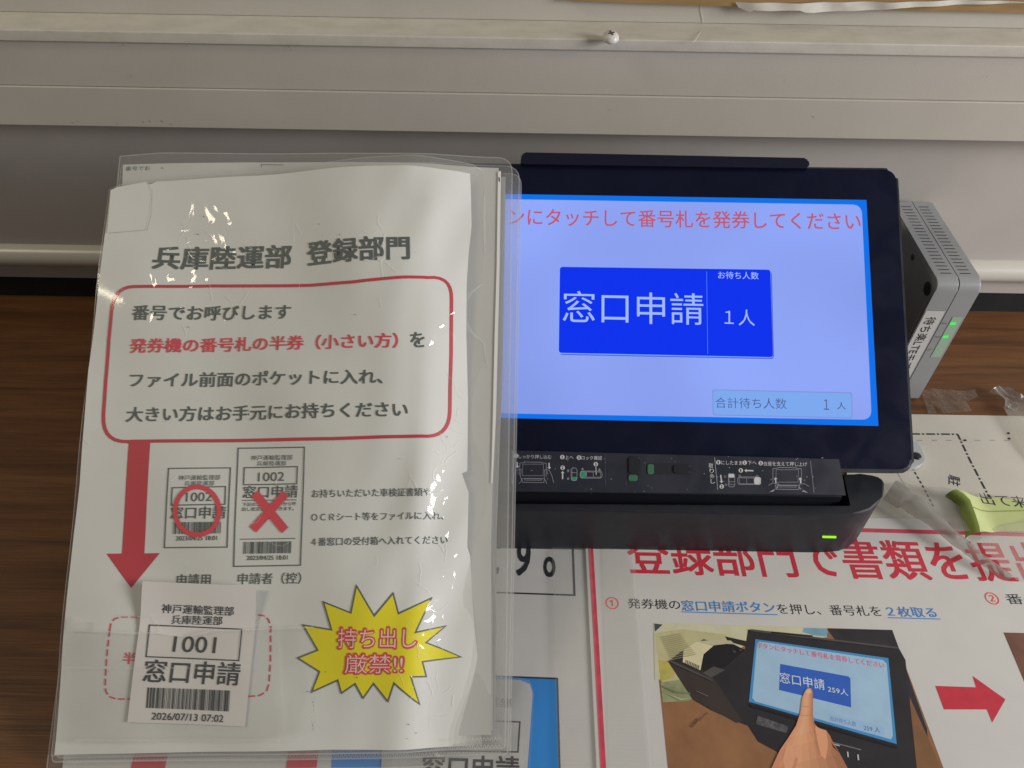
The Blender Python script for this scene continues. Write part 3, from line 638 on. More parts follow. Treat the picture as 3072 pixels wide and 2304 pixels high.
# the two pictured tickets
i = Ink(FS); i.line([z7(*p) for p in [(985, 568), (1498, 563), (1470, 1220), (950, 1225)]], thin, inkb, I1, True)
i.text('神戸運輸監理部', z7(1065, 668), z7(1412, 663), 15.5, inkb, I1); i.text('兵庫陸運部', z7(1115, 713), z7(1362, 710), 14.5, inkb, I1)
i.line([z7(*p) for p in [(1015, 728), (1457, 718), (1452, 865), (1007, 873)]], thin, inkb, I1, True); i.text('1002', z7(1128, 844), z7(1342, 838), 27, inkb, I1)
i.text('窓口申請', z7(998, 988), z7(1455, 982), 37, inkb, I1, 0.012); i.barcode([z7(*p) for p in [(1020, 1014), (1418, 1010), (1415, 1106), (1018, 1112)]], inkb, I1, 46, 3)
i.text('2023/04/25 18:01', z7(1045, 1166), z7(1385, 1162), 13, inkb, I1, 0.01)
i.ring(z7(1222, 920), 66, 72, 14, inkr, I1 * 1.6); i.build('small_ticket_picture', sheet)
i = Ink(FS); i.line([z7(*p) for p in [(1562, 400), (2110, 392), (2078, 1370), (1525, 1380)]], thin, inkb, I1, True)
i.text('神戸運輸監理部', z7(1665, 502), z7(2010, 497), 15.5, inkb, I1); i.text('兵庫陸運部', z7(1715, 548), z7(1958, 544), 14.5, inkb, I1)
i.line([z7(*p) for p in [(1612, 562), (2052, 552), (2047, 695), (1607, 703)]], thin, inkb, I1, True); i.text('1002', z7(1725, 676), z7(1942, 671), 27, inkb, I1)
i.text('窓口申請', z7(1598, 815), z7(2052, 808), 37, inkb, I1, 0.012); i.line([z7(1595, 833), z7(2045, 828)], 2.4, inkb, I1)
i.text('下記の二次元コードから呼', z7(1598, 882), z7(2040, 876), 11.5, inkb, I1, 0.008); i.text('出し状況を確認できます。', z7(1592, 922), z7(2022, 916), 12, inkb, I1, 0.008)
i.line([z7(1577, 1155), z7(2035, 1148)], 2.4, inkb, I1); i.barcode([z7(*p) for p in [(1608, 1177), (2002, 1172), (1998, 1270), (1604, 1276)]], inkb, I1, 46, 5)
i.text('2023/04/25 18:01', z7(1632, 1328), z7(1970, 1324), 13, inkb, I1, 0.01)
i.line([z7(1700, 775), z7(1950, 1080)], 25, inkr, I1 * 1.6); i.line([z7(1955, 775), z7(1685, 1075)], 25, inkr, I1 * 1.8); i.build('large_ticket_picture', sheet)
i = Ink(FS); i.text('申請用', z7(1050, 1545), z7(1330, 1540), 36, inkb, I1, 0.014); i.text('申請者（控）', z7(1558, 1530), z7(2082, 1524), 34, inkb, I1, 0.008); i.build('ticket_captions', sheet)
i = Ink(FS); i.text('お持ちいただいた車検証書類や', z8(375, 812), z8(1365, 800), 25, inkb, I1, 0.006); i.text('ＯＣＲシート等をファイルに入れ、', z8(370, 1006), z8(1468, 994), 24, inkb, I1, 0.006)
i.text('４番窓口の受付箱へ入れてください', z8(370, 1212), z8(1502, 1194), 25, inkb, I1, 0.006); i.build('side_message', sheet)
ST = [(597, 118), (715, 318), (840, 168), (875, 303), (1095, 200), (988, 428), (1188, 385), (1058, 495), (1290, 590), (1035, 622), (1060, 720), (958, 722), (1015, 902), (845, 762), (805, 885), (710, 765), (640, 863), (588, 767), (497, 830), (473, 743), (300, 822), (352, 688), (208, 597), (340, 545), (243, 378), (432, 410), (378, 225), (560, 298)]
i = Ink(FS); i.poly([z10(*p) for p in ST], inky, I1); i.line([z10(*p) for p in ST], 4.2, inkb, I1 * 1.3, True)
i.text('持ち出し', z10(468, 535), z10(997, 532), 64, inkr, I1 * 1.7, 0.055); i.text('持ち出し', z10(474, 530), z10(991, 527), 58, inkp, I1 * 2.2, -0.006)
i.text('厳禁!!', z10(513, 703), z10(908, 703), 62, inkr, I1 * 1.7, 0.055); i.text('厳禁!!', z10(519, 698), z10(902, 698), 56, inkp, I1 * 2.2, -0.006); i.build('starburst', sheet)
dr = cor((322, 1849), (364, 1850), (322, 1890))[::-1]
dr = [(330, 1890)] + [(334, 1868), (345, 1856), (364, 1851)] + [(560, 1848), (760, 1844)] + [(790, 1846), (806, 1858), (813, 1880)] + [(812, 1980), (808, 2050)] + [(800, 2074), (780, 2086)] + [(740, 2090), (560, 2094), (350, 2097)] + [(330, 2090), (319, 2076), (316, 2058), (320, 1980)]
i = Ink(FS); i.dashes(dr, 4.2, inkr, 0.0032, 0.0014, I1, closed=True); i.text('半', z9(742, 797), z9(842, 797), 35, inkr, I1, 0.016); i.build('dashed_slot', sheet)
# specks
i = Ink(FS); rnd = random.Random(3)
for n in range(24):
    x, y = rnd.uniform(280, 1380), rnd.uniform(600, 2230); r = rnd.uniform(0.7, 1.7); i.disc((x, y), r * rnd.uniform(0.8, 1.8), r, inkb, I1 * 2.5, 8)
i.build('specks', sheet, 1)['kind'] = 'stuff'

i = Ink(FS); rnd = random.Random(17)
spots = [(rnd.uniform(1230, 1385), rnd.uniform(980, 2150), 1.45) for _ in range(34)] + [(rnd.uniform(520, 920), rnd.uniform(640, 980), 1.2) for _ in range(20)] + [(rnd.uniform(1120, 1170), rnd.uniform(640, 900), 1.5) for _ in range(9)] + [(rnd.uniform(240, 1200), rnd.uniform(1000, 2200), 1.2) for _ in range(14)]
for x, y, a in spots:
    a += rnd.uniform(-0.9, 0.9); p = [(x, y)]
    for k in range(rnd.randint(3, 8)):
        a += rnd.uniform(-0.55, 0.55); l = rnd.uniform(4, 12); x += math.cos(a) * l; y += math.sin(a) * l; p.append((x, y))
    i.line(p, rnd.uniform(0.8, 1.9), weldf, 5e-4)
i.build('plastic_creases', ff)['kind'] = 'stuff'

# ticket slip in the pocket of the front file
hs = lambda a, b: h_front(a, b) + 0.0010 + 0.0045 * smooth((b - _flat.px(560, 1900).y) / 0.03)
TS2 = Surf(FO, FA, FB, hs)
slipc = TS2.xyz(*TS2.px(560, 2180))
sl = empty('ticket_slip', slipc, 'white queue ticket slip with barcode, tucked in the clear pocket of the front file', 'ticket')
slm = mat('slip_paper', (0.76, 0.735, 0.725), 0.45, 0.4, var=0.03, vscale=40); slk = mat('slip_print', (0.055, 0.06, 0.07), 0.5)
i = Ink(TS2); i.poly([z9(*p) for p in [(905, 110), (1850, 150), (1755, 1315), (780, 1280)]], slm, 0); i.build('paper', sl, 0.006)
i = Ink(TS2); i.text('神戸運輸監理部', z9(1065, 374), z9(1663, 398), 28, slk, I1, 0.004); i.text('兵庫陸運部', z9(1145, 465), z9(1568, 475), 27, slk, I1, 0.004)
i.line([z9(*p) for p in [(965, 473), (1730, 508), (1705, 768), (937, 735)]], 3.4, slk, I1, True); i.text('1001', z9(1155, 695), z9(1507, 708), 49, slk, I1, 0.004)
i.text('窓口申請', z9(908, 945), z9(1703, 974), 68, slk, I1, 0.014); i.barcode([z9(*p) for p in [(950, 990), (1638, 1016), (1626, 1190), (937, 1160)]], slk, I1, 62, 11)
i.text('2026/07/13 07:02', z9(980, 1257), z9(1575, 1279), 21.5, slk, I1, 0.006); i.build('slip_print', sl, 0.02)
# clear pocket welded on the front cover
PK = Surf(FO, FA, FB, lambda a, b: h_front(a, b) + 0.0026 + 0.0009 * math.sin(a * 130 + 1) * math.sin(b * 170))
pkf = film('pocket_film', 0.05, tint=(0.99, 0.99, 0.985), rough=0.13, crinkle=0.0006, hazecol=(0.75, 0.75, 0.70))
i = Ink(PK); i.poly([(197, 1892), (300, 1894), (407, 1899), (470, 1898), (505, 1906), (552, 1912), (590, 1902), (640, 1892), (760, 1888), (940, 1881), (946, 2195), (850, 2225), (182, 2232)], pkf, 0); pocket = i.build('pocket', ff, 0.007)
i = Ink(PK); i.line([(197, 1892), (300, 1894), (407, 1899), (470, 1898), (505, 1906), (552, 1912), (590, 1902), (640, 1892), (760, 1888), (940, 1881)], 2.2, weldf, 2e-4)
i.line([(188, 2002), (420, 2004), (750, 2004)], 1.3, weldf, 2e-4)
i.line([(364, 1850), (460, 1849), (475, 1875), (490, 1900)], 1.5, weldf, 2e-4); i.build('pocket_edge', pocket)
i = Ink(PK)
for n in range(58):
    x = 228 + n * 10.6; i.line([(x, 2226), (x + 1, 2219), (x + 4, 2216), (x + 6, 2219), (x + 6, 2226)], 1.5, weldf, 3e-4)
for n in range(44):
    y = 1862 + n * 8.2; x = 828 + n * 0.55; i.line([(x, y), (x + 6, y - 1.5), (x + 9, y + 1)], 1.4, weldf, 3e-4)
i.build('weld_seam', pocket, 1)
i = Ink(PK); i.poly([(200, 1856), (258, 1858), (256, 1894), (198, 1892)], edgef, 3e-4); i.build('tape_patch', pocket)
# scuffed tape remnant along the pocket's far edge
i = Ink(PK); rnd = random.Random(9)
for n in range(26):
    x = 936 + rnd.uniform(-5, 8); y = 2060 + n * 5; i.poly([(x, y), (x + rnd.uniform(1, 5), y + rnd.uniform(-2, 2)), (x + rnd.uniform(-1, 3), y + rnd.uniform(1, 4))], blackp if rnd.random() < 0.3 else edgef, 3e-4)
i.build('tape_remnant', pocket, 1)
# ================================================================== TICKET TERMINAL
TE = math.radians(36.5)
TO = EYE + ray(1990, 930) * 0.459
TFr = dict(ea=(1, 0, 0), eb=(0, math.cos(TE), math.sin(TE)))
T = Surf(TO, TFr['ea'], TFr['eb'])
term = empty('ticket_terminal', (0.06, 0.30, 0.0), 'black docked touchscreen ticket terminal showing a blue button', 'terminal')
blk = mat('black_plastic', (0.017, 0.020, 0.029), 0.36, 0.45, smear=0.2, var=0.15, vscale=60, bump=0.00003, bscale=2500)
blk2 = mat('black_plastic_satin', (0.020, 0.022, 0.030), 0.34, 0.45, bump=0.00003, bscale=2500)
glassm = mat('bezel_glass', (0.0055, 0.0075, 0.027), 0.22, 0.30, smear=0.10, var=0.25, vscale=20)  # blue glow from the screen is put into the black glass colour
body_ab = rrect([T.px(1290, 486), T.px(2696, 502), T.px(2748, 1420), T.px(1245, 1398)], 0.0085, 8)
tb = slab('tablet_body', T, body_ab, -0.0012, -0.0115, blk, term, 0.003, 3, True, True)
gl_ab = rrect([T.px(1296, 493), T.px(2688, 509), T.px(2737, 1408), T.px(1251, 1388)], 0.0075, 8)
gl = slab('bezel_glass', T, gl_ab, 0.0, -0.0011, glassm, term, 0.0006, 2, True)
def z11(x, y): return (1480 + x * 0.574, 550 + y * 0.574)
s_blue = glow('screen_border', (4, 112, 232)); s_face = glow('screen_face', (139, 161, 240), tex=0.09); s_btn = glow('screen_button', (4, 48, 236)); s_wt = glow('screen_white', (158, 186, 252)); s_red = glow('screen_red', (190, 88, 110)); s_sh = glow('screen_shadow', (84, 104, 190)); s_box = glow('screen_box', (124, 168, 238)); s_grey = glow('screen_grey', (74, 92, 140)); s_div = glow('screen_divider', (70, 120, 250)); s_lip = glow('screen_lip', (120, 170, 255)); s_bx2 = glow('screen_box_edge', (128, 146, 214))
i = Ink(T); i.poly([(1383, 580), (2599, 600), (2635, 1278), (1372, 1251)], s_blue, 1.2e-4); scr = i.build('screen', term)
A_ = [T.px(1400, 596), T.px(*z11(1924, 112)), T.px(*z11(1977, 1236)), T.px(1388, 1238)]
i = Ink(T); i.polyab(rrect(A_, 0.006, 8), s_face, 1.8e-4); i.build('screen_panel', scr)
i = Ink(T); i.text('ボタンにタッチして番号札を発券してください', z11(-120, 217), z11(1920, 246), 52, s_red, 2.4e-4, 0.008); i.build('screen_heading', scr)
i = Ink(T)
i.polyab(rrect([T.px(*z11(*p)) for p in [(352, 446), (1455, 461), (1466, 919), (345, 897)]], 0.0022), s_sh, 2.2e-4)
i.polyab(rrect([T.px(*z11(*p)) for p in [(345, 440), (1449, 455), (1460, 913), (340, 891)]], 0.0018), s_lip, 2.5e-4)
i.polyab(rrect([T.px(*z11(*p)) for p in [(348, 437), (1447, 452), (1460, 909), (342, 886)]], 0.0018), s_btn, 2.8e-4)
i.line([z11(1114, 462), z11(1120, 892)], 2, s_div, 3.2e-4)
i.text('窓口申請', z11(362, 727), z11(1098, 741), 95, s_wt, 3.2e-4); i.text('お待ち人数', z11(1174, 499), z11(1386, 503), 22, s_wt, 3.2e-4, 0.006); i.text('１人', z11(1208, 741), z11(1366, 746), 48, s_wt, 3.2e-4)
i.build('screen_button', scr)
i = Ink(T); i.polyab(rrect([T.px(*z11(*p)) for p in [(1143, 1077), (1875, 1093), (1877, 1229), (1146, 1213)]], 0.0016), s_bx2, 2.4e-4)
i.polyab(rrect([T.px(*z11(*p)) for p in [(1148, 1082), (1870, 1098), (1872, 1224), (1151, 1208)]], 0.0014), s_box, 2.8e-4)
i.text('合計待ち人数', z11(1160, 1174), z11(1532, 1180), 32, s_grey, 3.2e-4, -0.004); i.text('１', z11(1726, 1183), z11(1754, 1184), 31, s_grey, 3.2e-4); i.text('人', z11(1795, 1182), z11(1842, 1183), 23, s_grey, 3.2e-4); i.build('screen_counter', scr)
slab('top_bar', T, rrect([T.px(1566, 464), T.px(2418, 481), T.px(2424, 512), T.px(1560, 499)], 0.0022), 0.0035, -0.013, mat('bar_plastic', (0.007, 0.009, 0.024), 0.35, 0.35), term, 0.001, 2, True)
# dock: label plate, neck, base
lip = slab('label_plate', T, [T.px(1300, 1345), T.px(2509, 1377), T.px(2530, 1487), T.px(1300, 1473)], 0.0042, -0.0085, mat('plate_plastic', (0.022, 0.025, 0.040), 0.34, 0.45, smear=0.18, bump=0.00003, bscale=2500), term, 0.0006, 2, True)
TL_ = Surf(TO + T.n * 0.0042, TFr['ea'], TFr['eb'])
wht = mat('plate_white', (0.62, 0.62, 0.64), 0.5); grn = mat('plate_green', (0.03, 0.30, 0.16), 0.5); pll = mat('plate_line', (0.33, 0.34, 0.40), 0.5); pdk = mat('plate_dark', (0.015, 0.016, 0.024), 0.45)
def zp(x, y): return (1480 + x * 0.3165, 1300 + y * 0.3165)
def zq(x, y): return (2000 + x * 0.339, 1300 + y * 0.339)
i = Ink(TL_); o1 = 8e-5
def num(n, c, r=6.6):
    i.disc(c, r, r, wht, o1); hw = 1.1 if n == '1' else 2.3; i.text(n, (c[0] - hw, c[1] + 4.2), (c[0] + hw, c[1] + 4.2), 8.4, pdk, o1 * 2, 0.02)
def arr(a, b, w_=3.6):
    a = Vector(a); b = Vector(b); d = (b - a).normalized(); e = Vector((-d.y, d.x)); m_ = b - d * 6
    i.poly([a + e * w_ / 2, m_ + e * w_ / 2, m_ + e * w_ * 1.55, b, m_ - e * w_ * 1.55, m_ - e * w_ / 2, a - e * w_ / 2], wht, o1)
i.line([zp(182, 168), zp(176, 475)], 1.6, pll, o1); i.line([zp(1060, 190), zp(1062, 498)], 1.2, mat('plate_seam', (0.08, 0.085, 0.11), 0.5), o1)
num('1', zp(216, 213)); i.text('しっかり押し込む', zp(240, 238), zp(550, 243), 12, wht, o1)
num('2', zp(654, 225)); i.text('上へ', zp(678, 244), zp(760, 244), 11, wht, o1); num('3', zp(811, 230)); i.text('ロック確認', zp(836, 250), zp(1030, 253), 12, wht, o1)
arr(zp(226, 272), zp(228, 330)); arr(zp(528, 280), zp(530, 340)); num('2', zp(657, 326)); arr(zp(656, 434), zp(657, 358)); num('3', zp(971, 292)); i.line([zp(972, 315), zp(975, 395)], 1.8, wht, o1)
def frame_icon(ox, oy, fz, hands=True, up=False):
    def q(x, y): return fz(ox + x, oy + y)
    i.line([q(0, 130), q(0, 10), q(45, 6), q(48, 0), q(205, 2), q(208, 8), q(252, 12), q(252, 140)], 1.3, pll, o1)
    i.line([q(28, 20), q(225, 20), q(222, 130), q(26, 130)], 1.0, pll, o1, True)
    i.line([q(20, 155), q(235, 158), q(228, 195), q(28, 192)], 1.3, pll, o1, True); i.line([q(45, 160), q(205, 162), q(205, 174), q(45, 172)], 1.0, pll, o1, True)
    if hands:
        i.line([q(-70, 205), q(-55, 130), q(-35, 80), q(-8, 70), q(14, 68), q(12, 90), q(8, 140), q(18, 180), q(-8, 205)], 1.3, pll, o1)
        i.line([q(322, 195), q(305, 130), q(285, 85), q(258, 72), q(234, 76), q(238, 98), q(232, 150), q(258, 205)], 1.3, pll, o1)
        i.line([q(-15, 85), q(-20, 105), q(-8, 112)], 1.0, pll, o1); i.line([q(262, 90), q(268, 110), q(258, 116)], 1.0, pll, o1)
frame_icon(250, 272, zp)
def capsule(fz, x0, y0, x1, y1, r, m, w_=1.4, fill=False):
    pts = [fz(*p) for p in rrect([(x0, y0), (x1, y0), (x1, y1), (x0, y1)], r, 5)]
    (i.poly(pts, m, o1 * (0.7 if fill else 1)) if fill else i.line(pts, w_, m, o1, True))
capsule(zp, 737, 328, 793, 448, 26, pll); capsule(zp, 738, 412, 792, 448, 16, grn, fill=True); i.line([zp(740, 372), zp(790, 374)], 1.2, pll, o1); i.line([zp(746, 345), zp(746, 412)], 1, pll, o1)
capsule(zp, 822, 358, 1030, 424, 26, pll); capsule(zp, 822, 356, 876, 424, 22, grn, fill=True); i.line([zp(878, 366), zp(880, 416)], 1.2, pll, o1); i.line([zp(945, 366), zp(948, 416)], 1.2, pll, o1); i.line([zp(882, 366), zp(1015, 368), zp(1020, 415), zp(882, 416)], 1.0, pll, o1, True)
for c in ((709, 352), (709, 428), (845, 338), (1006, 345)):
    capsule(zp, c[0] - 8, c[1] - 3, c[0] + 8, c[1] + 9, 2, pll, 1.1); i.ring(zp(c[0], c[1] - 4), 1.8, 2, 0.9, pll, o1, 8)
# unlock half of the plate
i.build('lock_diagram', lip); i = Ink(TL_)
i.line([zq(424, 213), zq(452, 500)], 1.8, pll, o1); i.line([zq(1272, 245), zq(1303, 525)], 1.2, pll, o1)
for ch, x, y in (('取', 391, 305), ('り', 398, 350), ('外', 402, 398), ('し', 408, 443)): i.text(ch, zq(x - 19, y), zq(x + 20, y + 1), 13, wht, o1, 0.006)
num('1', zq(457, 256)); i.text('にしたまま', zq(482, 276), zq(668, 280), 12, wht, o1); num('2', zq(690, 260)); i.text('下へ', zq(716, 277), zq(795, 278), 11, wht, o1); num('3', zq(832, 264)); i.text('台座を支えて押し上げ', zq(858, 286), zq(1243, 293), 13, wht, o1)
num('1', zq(656, 328)); arr(zq(768, 331), zq(688, 329)); arr(zq(478, 368), zq(486, 440)); num('2', zq(487, 470))
capsule(zq, 546, 358, 602, 474, 24, pll); capsule(zq, 544, 356, 600, 390, 15, wht, fill=True); i.line([zq(552, 392), zq(600, 392), zq(602, 452), zq(556, 452)], 1, pll, o1, True); i.line([zq(552, 428), zq(602, 428)], 1, pll, o1)
capsule(zq, 628, 386, 828, 452, 24, pll); capsule(zq, 775, 386, 834, 455, 22, wht, fill=True); i.line([zq(640, 394), zq(772, 396), zq(774, 446), zq(644, 444)], 1, pll, o1, True); i.line([zq(706, 396), zq(708, 446)], 1, pll, o1)
for c in ((517, 380), (525, 452), (646, 372), (800, 376)): capsule(zq, c[0] - 8, c[1] - 3, c[0] + 8, c[1] + 8, 2, pll, 1.0)
frame_icon(940, 302, zq, hands=False); arr(zq(966, 440), zq(963, 388)); arr(zq(1186, 442), zq(1180, 390))
i.line([zq(900, 460), zq(935, 440), zq(985, 446), zq(1000, 460)], 1.2, pll, o1); i.line([zq(1258, 470), zq(1220, 446), zq(1170, 450)], 1.2, pll, o1)
for k in range(4): i.line([zq(905, 520), zq(945, 512 - k * 4), zq(985, 462 + k * 6)], 1.0, pll, o1); i.line([zq(1250, 526), zq(1215, 518 - k * 4), zq(1165, 466 + k * 6)], 1.0, pll, o1)
i.build('lock_diagram', lip)
# recessed latches
def latch(q, g, name='lock_latch'):
    x0, y0, x1, y1 = q
    o = slab(name, TL_, rrect([TL_.px(*zp(*p)) for p in [(x0, y0), (x1, y0 + 4), (x1, y1 + 4), (x0, y1)]], 0.0022), 0.0002, -0.0012, pdk, term, 0.0001, 1)
    gx0, gy0, gx1, gy1 = g
    slab('lock_marker', TL_, rrect([TL_.px(*zp(*p)) for p in [(gx0, gy0), (gx1, gy0), (gx1, gy1), (gx0, gy1)]], 0.0014), 0.0004, 0.0002, mat('latch_green', (0.04, 0.16, 0.09), 0.5), o)
    return o
l1 = latch((1276, 214, 1388, 452), (1282, 394, 1368, 452)); l2 = latch((1454, 284, 1866, 388), (1462, 292, 1522, 388))
slab('slider', TL_, rrect([TL_.px(*zp(*p)) for p in [(1284, 222), (1380, 222), (1384, 384), (1286, 384)]], 0.0015), 0.0007, 0.0002, blk2, l1, 0.0003, 2, True)
slab('slider', TL_, rrect([TL_.px(*zp(*p)) for p in [(1706, 300), (1858, 300), (1862, 380), (1710, 380)]], 0.0012), 0.0008, 0.0002, blk2, l2, 0.0003, 2, True)
i = Ink(TL_); rnd = random.Random(4)
for n in range(60):
    x, y = rnd.uniform(1530, 2510), rnd.uniform(1365, 1480); r = rnd.uniform(0.5, 1.2); i.disc((x, y), r * rnd.uniform(0.8, 2.5), r, pll, 5e-5, 6)
i.build('dust', lip)['kind'] = 'stuff'
ZR = 0.0415
RT = deck(ZR); yf = RT.px(2500, 1544).y
outer = [Vector((-0.075, yf)), Vector((RT.px(2500, 1544).x, yf))]
outer += [RT.px(*p) for p in [(2545, 1543), (2582, 1539), (2612, 1528), (2634, 1510), (2648, 1488), (2655, 1466), (2655, 1448), (2648, 1436), (2636, 1428), (2618, 1423), (2580, 1421)]]
yb = outer[-1].y; outer += [Vector((-0.075, yb + 0.004))]
d0 = deck(0)
slab('base', d0, outer, 0.017, 0.0006, blk, term)
inn = RT.px(2566, 1534); ine = RT.px(2522, 1424)
top_ab = outer[:-1] + [Vector((ine.x, yb)), Vector((inn.x, yf + 0.0045)), Vector((-0.075, yf + 0.0045))]
slab('base_rim', d0, top_ab, ZR, 0.01705, blk, term, 0.0016, 3, True)
box('neck', (-0.07, yf + 0.0105, 0.0171), (inn.x - 0.006, yf + 0.03, 0.0445), blk2, term, 0.001)
sl_ = upright(yf - 0.0003); i = Ink(sl_); i.polyab(rrect([sl_.px(2467, 1607), sl_.px(2509, 1608), sl_.px(2509, 1615), sl_.px(2467, 1614)], 0.0004), glow('status_green', (160, 240, 20), 1.1), 0); i.build('status_light', term)
# pale foot of the stand behind the tablet
fs = deck(0.006); o = slab('stand_foot', deck(0), rrect([fs.px(2690, 1330), fs.px(2752, 1322), fs.px(2778, 1378), fs.px(2762, 1396), fs.px(2700, 1400)], 0.004), 0.006, 0.0018, mat('pale_grey_plastic', (0.5, 0.52, 0.54), 0.35), term, 0.0015, 3, True)
bm = bmesh.new(); c = deck(0.0063).px(2750, 1368); lathe(bm, [(0.003, 0), (0.003, 0.0006), (0.0022, 0.0009)], (c.x, c.y, 0.0061)); link('rubber_dot', bm, blk, o, True)

# ================================================================== ROUTER
YF = 0.3815
FR = upright(YF)
xl, xm, xr = FR.px(2810, 860).x, FR.px(2881, 860).x, FR.px(2951, 855).x
zt = FR.px(2881, 852).y + 0.0005
YB = YF + 0.093
rt = empty('wireless_router', ((xl + xr) / 2, YF, 0), 'grey router box standing on edge with two green lights, behind the terminal', 'router')
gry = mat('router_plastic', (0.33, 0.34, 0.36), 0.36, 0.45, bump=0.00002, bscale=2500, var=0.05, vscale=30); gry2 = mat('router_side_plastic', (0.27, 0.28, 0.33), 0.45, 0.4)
XS = Surf((0, 0, 0), (0, 1, 0), (0, 0, 1))
prof = rrect([Vector((YF, 0.0005)), Vector((YB, 0.0005)), Vector((YB, zt)), Vector((YF, zt))], [0.003, 0.003, 0.004, 0.0075], 8)
slab('shell', XS, prof, xm - 0.0003, xl + 0.0006, gry, rt, 0.0006, 2, True, True)
slab('shell', XS, prof, xr, xm + 0.0003, gry, rt, 0.0012, 3, True)
ins = [Vector((YF + 0.004, 0.004)), Vector((YB - 0.004, 0.004)), Vector((YB - 0.004, zt - 0.004)), Vector((YF + 0.004, zt - 0.004))]
slab('inner_case', XS, rrect([p for p in ins], 0.006), xm + 0.004, xm - 0.004, pdk, rt)
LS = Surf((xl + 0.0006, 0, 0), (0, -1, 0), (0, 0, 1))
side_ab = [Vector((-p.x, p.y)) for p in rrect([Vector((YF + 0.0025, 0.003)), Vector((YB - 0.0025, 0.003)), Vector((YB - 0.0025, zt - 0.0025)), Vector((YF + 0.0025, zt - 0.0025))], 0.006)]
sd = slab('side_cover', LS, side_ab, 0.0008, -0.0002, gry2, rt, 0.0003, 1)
i = Ink(LS); c = LS.px(2787, 866); i.polyab([Vector((c.x + 0.0045 * math.cos(t * .3142), c.y + 0.0045 * math.sin(t * .3142))) for t in range(20)], pdk, 0.0012); i.build('foot_hole', rt); i = Ink(LS); c = LS.px(2742, 772)
i.polyab([Vector((c.x + 0.002 * math.cos(t * .3142), c.y + 0.002 * math.sin(t * .3142))) for t in range(20)], pdk, 0.0012)
i.build('foot_hole', rt); i = Ink(LS)
for k in range(8):
    a0 = -(YF + 0.030); zz = zt - 0.030 - k * 0.0030; i.polyab([Vector((a0 - 0.018, zz)), Vector((a0, zz - 0.006)), Vector((a0, zz - 0.0072)), Vector((a0 - 0.018, zz - 0.0012))], pdk, 0.0012)
i.build('side_louvres', rt)
i = Ink(deck(zt)); Wd = xr - xl
for k in range(21):
    y = YF + 0.0095 + k * 0.0037
    for (u0, u1) in ((0.17, 0.41), (0.60, 0.84)): i.polyab([Vector((xl + Wd * u0, y)), Vector((xl + Wd * u1, y)), Vector((xl + Wd * u1, y + 0.0007)), Vector((xl + Wd * u0, y + 0.0007))], pdk, 1.5e-4)
i.build('vent_slots', rt)
def zr(x, y): return (2550 + x * 0.4225, 550 + y * 0.4225)
F1 = upright(YF - 0.0001)
za = F1.px(*zr(620, 906)).y
lb = Ink(F1); lb.polyab([Vector((xl + 0.0012, za)), Vector((xm - 0.0012, za)), Vector((xm - 0.0012, za - 0.066)), Vector((xl + 0.0012, za - 0.066))], mat('label_white', (0.62, 0.62, 0.62), 0.5), 1.2e-4)
x_t = xl + 0.0035; p0 = Vector((x_t, za - 0.004))
V, Fc, bb = glyphs('待ち楽LTEモデム', 0.006); ml = lb.mi(blackp); vs = []
sc_ = 0.0078
for x, y in V: vs.append(lb.bm.verts.new((x_t + (y - bb[1]) * sc_ * 0.95, za - 0.005 - (x - bb[0]) * sc_ * 0.92, 2.4e-4)))
for f in Fc:
    fa = lb.bm.faces.new([vs[k] for k in f]); fa.material_index = ml; fa.normal_update()
    if fa.normal.z < 0: fa.normal_flip()
lb.build('name_label', rt)
zw1, zw0 = F1.px(*zr(800, 950)).y, F1.px(*zr(632, 1234)).y
i = Ink(F1); i.polyab([Vector((xm + Wd * 0.20, zw1)), Vector((xr - 0.0014, zw1)), Vector((xr - 0.0014, zw0)), Vector((xm + Wd * 0.20, zw0))], mat('light_window', (0.36, 0.50, 0.40), 0.3), 1.2e-4); lwn = i.build('light_window', rt)  # green of the LED glow is put into the window colour
for yy in (995, 1089):
    zz = F1.px(*zr(770 if yy < 1000 else 720, yy)).y
    i = Ink(F1); i.polyab([Vector((xm + Wd * 0.22, zz - 0.0011)), Vector((xr - 0.004, zz - 0.0011)), Vector((xr - 0.004, zz + 0.0011)), Vector((xm + Wd * 0.22, zz + 0.0011))], glow('router_led', (90, 235, 110), 0.95), 2e-4); i.build('status_light', lwn)
    i = Ink(F1); i.polyab([Vector((xm + Wd * 0.22, zz - 0.0030)), Vector((xr - 0.004, zz - 0.0030)), Vector((xr - 0.004, zz + 0.0030)), Vector((xm + Wd * 0.22, zz + 0.0030))], glow('router_led_halo', (120, 190, 130), 0.75), 1.6e-4); i.build('led_halo', lwn)  # glow around each LED, added as a wider emissive patch
i = Ink(F1)
for body, yy in (('PWR', 998), ('WAN', 1094), ('LTE', 1186)):
    pz = F1.px(*zr(620, yy)).y; i.text(body, (0, 0), (1, 0), 1, slk, 0) if False else None
    V, Fc, bb = glyphs(body, 0.0); vs = []
    for x, y in V: vs.append(i.bm.verts.new((xm + 0.0010 + (x - bb[0]) * 0.0016, pz + (y - bb[1]) * 0.0016, 2e-4)))
    mi_ = i.mi(pdk)
    for f in Fc:
        fa = i.bm.faces.new([vs[k] for k in f]); fa.material_index = mi_; fa.normal_update()
        if fa.normal.z < 0: fa.normal_flip()
i.build('light_captions', rt)

